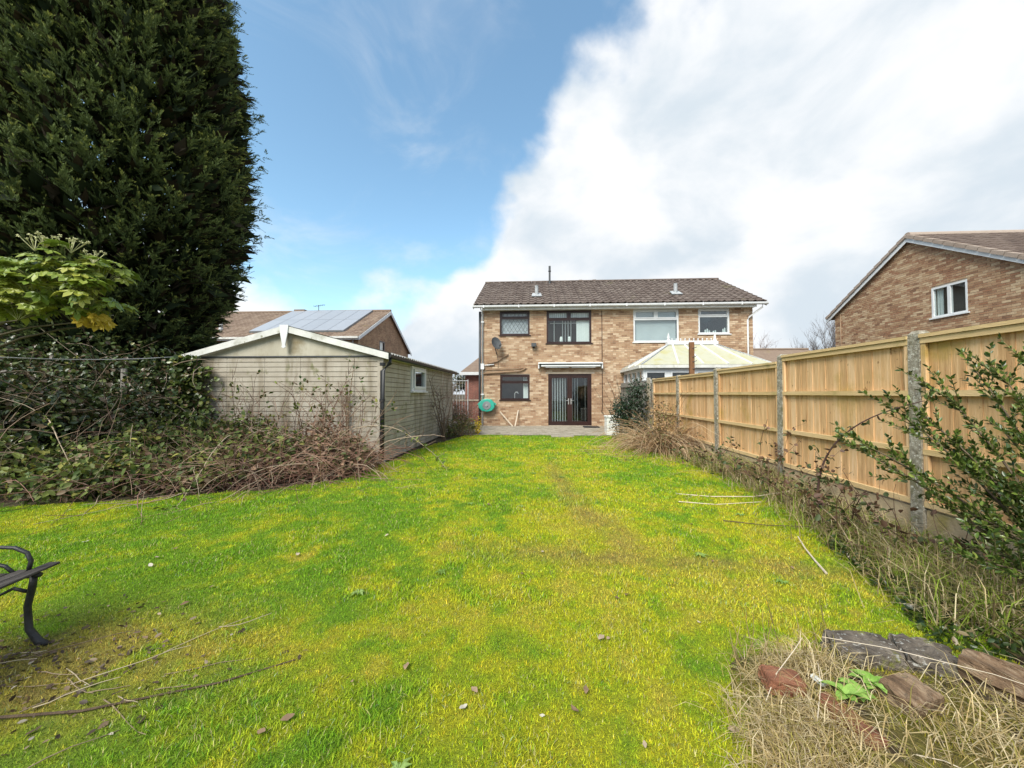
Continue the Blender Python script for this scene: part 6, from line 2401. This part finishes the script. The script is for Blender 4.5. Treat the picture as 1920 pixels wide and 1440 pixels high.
def rubble_grass():
    n = 4300
    ctr = [(1.02, 1.50, .17, .15), (1.25, 1.85, .16, .08), (1.60, 1.42, .30, .15), (.92, 1.35, .10, .10), (1.85, 1.55, .25, .2), (1.15, 1.75, .2, .12)]
    w = rng.choice(len(ctr), n, p=[.42, .16, .12, .14, .06, .10])
    C_ = np.array(ctr)[w]
    x, y = C_[:, 0] + rng.normal(size=n) * C_[:, 2] * .6, C_[:, 1] + rng.normal(size=n) * C_[:, 3] * .6
    L_ = rng.uniform(.06, .2, n)
    az = rng.uniform(0, 6.283, n)
    lean = np.abs(rng.normal(.95, .4, n))
    d = np.stack([np.cos(az) * np.sin(lean), np.sin(az) * np.sin(lean), np.cos(lean)], 1)
    s = np.stack([-np.sin(az), np.cos(az), np.zeros(n)], 1) * .0016
    b = np.stack([x, y, .125 * np.exp(-(((x - 1.62) / .58) ** 4 + ((y - 1.55) / .40) ** 4)) + rng.uniform(-.01, .03, n)], 1)
    m_ = b + d * (L_ * .6)[:, None]
    tip = m_ + unit(d + np.stack([np.cos(az), np.sin(az), -.9 * np.ones(n)], 1)) * (L_ * .5)[:, None]
    V = np.stack([b - s, b + s, m_ - s * .8, m_ + s * .8, tip], 1).reshape(-1, 3)
    V[:, 2] = np.maximum(V[:, 2], .012)
    i = np.arange(n)[:, None] * 5
    c = pick_cols(n, [(.5, .39, .2), (.38, .28, .12), (.3, .26, .06), (.58, .48, .3)], [3, 2.5, 2, 2.5])
    tag(np_obj('dry_grass', V, [i + np.array([[0, 1, 3, 2]]), i + np.array([[2, 3, 4]])], M['grass'], col=np.repeat(c, 5, 0)),
        'bleached dead grass tufts draped over the rubble bed', 'dry grass', kind='stuff')
    n = 16000
    x, y = rng.uniform(1.0, 2.5, n), rng.uniform(1.2, 1.95, n)
    k = fbm(x * 6 + 2, y * 6) > .42
    x, y = x[k], y[k]
    n = len(x)
    zz = .125 * np.exp(-(((x - 1.62) / .58) ** 4 + ((y - 1.55) / .40) ** 4))
    b = np.stack([x, y, zz], 1)
    az = rng.uniform(0, 6.283, n)
    s = np.stack([np.cos(az), np.sin(az), np.zeros(n)], 1) * .002
    tip = b + unit(rng.normal(size=(n, 3)) * .6 + np.array([0, 0, 1.0])) * rng.uniform(.01, .035, (n, 1))
    tag(np_obj('moss', np.stack([b - s, b + s, tip], 1).reshape(-1, 3), [np.arange(n * 3).reshape(-1, 3)], M['grass'], col=np.repeat(pick_cols(n, [(.22, .27, .02), (.40, .35, .03), (.3, .22, .06), (.14, .11, .05)]), 3, 0)),
        'moss and short growth on the rubble bed', 'moss', kind='stuff')
    # a mound of earth and moss under it all
    g = 60
    xs_, ys_ = np.linspace(.75, 2.6, g), np.linspace(1.05, 2.15, g)
    X_, Y_ = np.meshgrid(xs_, ys_)
    Z_ = .125 * np.exp(-(((X_ - 1.62) / .58) ** 4 + ((Y_ - 1.55) / .40) ** 4)) + .03 * (fbm(X_ * 9, Y_ * 9) - .5) + .006
    Z_ = Z_ - .03 * sstep(.35, .55, np.maximum(np.abs(X_ - 1.7) / 1.8, np.abs(Y_ - 1.6) / 1.1))
    mixn = sstep(.4, .62, fbm(X_ * 5 + 3, Y_ * 5))[..., None]
    col = np.array([.075, .052, .032]) * (1 - mixn) + np.array([.16, .14, .025]) * mixn
    V = np.stack([X_, Y_, Z_], -1).reshape(-1, 3)
    ii, jj = np.meshgrid(np.arange(g - 1), np.arange(g - 1))
    q = np.stack([jj * g + ii, jj * g + ii + 1, (jj + 1) * g + ii + 1, (jj + 1) * g + ii], -1).reshape(-1, 4)
    tag(np_obj('earth_mound', V, [q], M['lawn'], col=col.reshape(-1, 3), smooth=True), 'low mossy earth mound of the rubble bed', 'earth mound', kind='structure')
    # long single straws
    for k, (a, b_) in enumerate((((1.35, 1.86, .22), (2.0, 1.5, .23)), ((.95, 1.62, .10), (1.22, 1.80, .25)), ((1.0, 1.4, .06), (1.2, 1.68, .22)), ((1.3, 1.38, .13), (1.5, 1.25, .10)))):
        lab = ['long pale straw lying across the rubble bed', 'pale straw leaning over the broken brick at the back', 'pale straw leaning up from the near grass tuft', 'short straw in front of the long red brick'][k]
        tag(MB().tube([a, Vector(a).lerp(Vector(b_), .3) + Vector((0, .01, .02)), Vector(a).lerp(Vector(b_), .7) + Vector((.01, 0, .025)), b_], [.0018, .0017, .0015, .001], 5).build('straw', M['batten']), lab, 'straw', 'loose straws on the rubble bed')
    t = thing('dry_weed', 'dead brown weed stalks standing left of the rubble bed', 'weed', (1.12, 1.98, 0))
    lines = []
    for i in range(30):
        x, y = random.choice([(1.1, 1.98), (1.02, 1.93), (1.3, 2.05), (1.45, 2.08)])
        lines.append((arc_stem((x + random.gauss(0, .05), y + random.gauss(0, .04), .01), (random.uniform(-.5, .5), random.uniform(-.4, .4), 1), random.uniform(.1, .3), .1, 7, .08), np.linspace(.0028, .001, 7), random.choice([(.14, .09, .05), (.3, .22, .1), (.22, .2, .06)])))
    stems_obj('stalks', t, lines)


rubble_grass()


# ------------------------------------------------------------------ bench at the left edge
def bench():
    t = thing('garden_bench', 'weathered slatted bench with black iron ends at the left edge', 'bench', (-2.8, 1.5, 0))
    L_ = Vector((.22, -.975, 0)).normalized()       # along the bench, towards the camera
    Wd = Vector((-.975, -.22, 0)).normalized()      # front to back
    o0 = Vector((-2.66, 1.92, 0))                   # front of the far end
    for e, off in enumerate((0.03, 1.2)):
        o = o0 + L_ * off
        P = lambda w, z: o + Wd * w + Vector((0, 0, z))
        fr = MB()
        fr.tube([P(.03, .39), P(.035, .33), P(.055, .22), P(.045, .1), P(.0, .03), P(-.05, .005)], [.015, .016, .015, .016, .018, .015], 8)
        fr.tube([P(.46, .38), P(.47, .25), P(.5, .12), P(.56, .01)], .02, 8)
        fr.tube([P(.0, .385), P(.15, .375), P(.3, .365), P(.47, .38), P(.53, .6), P(.58, .8)], .013, 8)
        ifr = fr.build('end_frame', M['iron'], t, smooth=True)
        arm = MB()
        arm.tube([P(.06, .39), P(.045, .46), P(.065, .505), P(.12, .535), P(.22, .545), P(.33, .535), P(.45, .53), P(.55, .56)], .010, 8)
        arm.tube([P(.12, .40), P(.16, .44), P(.22, .46), P(.28, .44), P(.29, .40)], .009, 6)
        arm.build('armrest', M['iron'], t, smooth=True)
        sc = MB()
        sc.tube([P(.06, .3), P(.12, .32), P(.2, .28), P(.3, .32), P(.42, .3)], .009, 6)
        sc.build('scroll', M['iron'], t, smooth=True)
    for k in range(6):
        w0 = -.01 + k * .078
        z = .408 - .012 * math.sin(k / 5 * math.pi)
        a = o0 + Wd * (w0 + .03) + L_ * (-.06 + k * .05 + random.uniform(-.02, .03)) + Vector((0, 0, z))
        b = o0 + Wd * (w0 + .03) + L_ * 1.28 + Vector((0, 0, z))
        MB().obox(a, b, .06, .014).build('seat_slat', M['bench_wood'], t, bevel=.005)
    for k in range(4):
        z = .52 + k * .09
        w0 = .5 + k * .022
        MB().obox(o0 + Wd * w0 + L_ * -.05 + Vector((0, 0, z)), o0 + Wd * w0 + L_ * 1.28 + Vector((0, 0, z)), .02, .065).build('back_slat', M['bench_wood'], t, bevel=.005)


bench()


def twig_litter():
    n = 620
    x, y = rng.normal(-2.5, .45, n), rng.normal(1.72, .24, n)
    k = (np.abs(x) < 1.6 * y + .2) & (x > -3.4)
    x, y = x[k], y[k]
    n = len(x)
    p = np.stack([x, y, lawn_h(x, y) + rng.uniform(.004, .02, n)], 1)
    d = unit(rng.normal(size=(n, 3)) * np.array([1, 1, .15]))
    l = rng.uniform(.012, .04, n)
    V, P_, kk = leaves_np(p, d, l, l * .55, ovate=True, fold=.12)
    tag(np_obj('leaf_litter', V, P_, M['leaf'], col=np.repeat(pick_cols(n, [(.09, .06, .04), (.16, .11, .07), (.25, .19, .13), (.42, .37, .3), (.06, .04, .026)], [3, 3, 1.5, .3, 3]), kk, 0)),
        'brown leaf litter under the bench at the left edge', 'leaf litter', kind='stuff')
    lines = []
    for i in range(26):
        b = (random.gauss(-2.45, .4), random.gauss(1.7, .22), .02)
        a = random.uniform(-.5, 1.0)
        pts = arc_stem(b, (math.cos(a), math.sin(a), .12), random.uniform(.1, .45), .6, 6, .08)
        pts[:, 2] = np.maximum(pts[:, 2], .018)
        lines.append((pts, np.linspace(.003, .0015, 6), random.choice([(.2, .15, .1), (.11, .08, .05), (.3, .25, .17)])))
    V, P_, C = tubes_np(lines, 4)
    tag(np_obj('twig_litter', V, P_, M['stem'], col=C), 'scattered dry twigs on the bare ground by the bench', 'twigs', kind='stuff')


twig_litter()


def sticks():
    spec = [([(1.9, 5.15, .02), (2.3, 5.0, .03), (2.8, 4.92, .06), (3.2, 4.9, .14)], .008, 'long pale dead stem lying from the lawn into the fence brambles'),
            ([(1.8, 4.78, .02), (2.2, 4.68, .02), (2.75, 4.72, .05)], .007, 'shorter pale stem lying just in front of the long one'),
            ([(2.18, 2.95, .02), (2.25, 3.15, .02), (2.33, 3.38, .03), (2.42, 3.6, .05)], .009, 'crooked grey stick on the grass by the right shrub'),
            ([(-2.35, 1.42, .03), (-1.9, 1.5, .025), (-1.45, 1.68, .025), (-1.2, 1.85, .02)], .006, 'thin curved twig lying on the lawn right of the bench'),
            ([(2.0, 4.1, .02), (2.35, 3.95, .03), (2.75, 3.9, .04)], .005, 'thin brown stem lying below the bramble tangle')]
    for pts, r_, lab in spec:
        s = np.linspace(0, 1, len(pts))
        tag(MB().tube(pts, [r_ * (1 - .5 * q_) for q_ in s], 6).build('stick', M['batten'] if 'pale' in lab or 'grey' in lab else M['bark']), lab, 'stick', 'sticks on the lawn')


sticks()


def fallen_leaves():
    def lf(seed, m):
        rr = random.Random(seed)
        mb = MB()
        vs, fs = [], []
        n = 6
        curl = rr.uniform(.15, .5)
        for i in range(n + 1):
            s = i / n
            w = .022 * math.sin(math.pi * (s * .94 + .03)) ** .8 * rr.uniform(.85, 1.1)
            z = .012 + .02 * curl * math.sin(s * 5 + seed)
            vs += [(-w, (s - .5) * .075, z + w * curl), (0, (s - .5) * .075, z), (w, (s - .5) * .075, z + w * curl * rr.uniform(.3, 1.4))]
        for i in range(n):
            k = i * 3
            fs += [(k, k + 1, k + 4, k + 3), (k + 1, k + 2, k + 5, k + 4)]
        mb.add(vs, fs)
        return mb.mesh('fallen_leaf', m, True)
    ms = [lf(1, M['deadleaf']), lf(2, M['deadleaf']), lf(3, M['pale_leaf']), lf(4, M['deadleaf']), lf(5, M['pale_leaf'])]
    k = 0
    while k < 52:
        y = 1.15 + 5.2 * random.random() ** 1.8
        x = random.uniform(-1.35 * y, min(1.2 * y, 2.3))
        if not bool(lawn_inside(np.array([x]), np.array([y]))[0]) or (x > .8 and y < 2.1) or (x < -2.2 and y < 2.1):
            continue
        i = random.choice((0, 1, 2, 3, 3, 1, 0))
        sc = random.uniform(.3, .7)
        o = put('fallen_leaf', ms[i], None, (x, y, float(lawn_h(np.array([x]), np.array([y]))[0]) + .012), (random.uniform(-.3, .3), random.uniform(-.3, .3), random.uniform(0, 6.28)), (sc, sc, sc))
        tag(o, 'pale grey dry leaf lying on the mossy lawn' if i in (2, 4) else 'brown curled dead leaf lying on the mossy lawn', 'leaf',
            'pale fallen leaves on the lawn' if i in (2, 4) else 'brown fallen leaves on the lawn')
        k += 1


fallen_leaves()


def lawn_weeds():
    """flat weed rosettes in the turf"""
    ms = []
    for sd_ in range(3):
        rr = random.Random(sd_ + 40)
        mb = MB()
        for k in range(9):
            a = 6.283 * k / 9 + rr.uniform(-.3, .3)
            ln, w = rr.uniform(.05, .1), rr.uniform(.010, .018)
            d, s_ = Vector((math.cos(a), math.sin(a), 0)), Vector((-math.sin(a), math.cos(a), 0))
            z = Vector((0, 0, 1))
            mb.add([z * .01, d * ln * .5 + s_ * w + z * .028, d * ln + z * rr.uniform(.006, .02), d * ln * .5 - s_ * w + z * .026, d * ln * .5 + z * .018],
                   [(0, 1, 4), (1, 2, 4), (2, 3, 4), (3, 0, 4)])
        ms.append(mb.mesh('weed_rosette', M['weed']))
    k = 0
    while k < 16:
        y = 1.3 + 5.5 * random.random() ** 1.5
        x = random.uniform(-1.25 * y, min(1.2 * y, 2.3))
        if not bool(lawn_inside(np.array([x]), np.array([y]))[0]) or (x > .7 and y < 2.2) or (x < -2.0 and y < 2.2):
            continue
        sc = random.uniform(.35, .8)
        o = put('weed_rosette', random.choice(ms), None, (x, y, float(lawn_h(np.array([x]), np.array([y]))[0]) + .004), (0, 0, random.uniform(0, 6.28)), (sc, sc, sc))
        tag(o, 'small grey-green weed rosette growing flat in the lawn', 'weed', 'weed rosettes in the lawn')
        k += 1


M['weed'] = mat('weed_leaf', [(.12, .2, .03), (.18, .28, .06), (.26, .34, .13)], scale=9, rough=.6, rand='obj', rw=.7, transl=.15)
lawn_weeds()
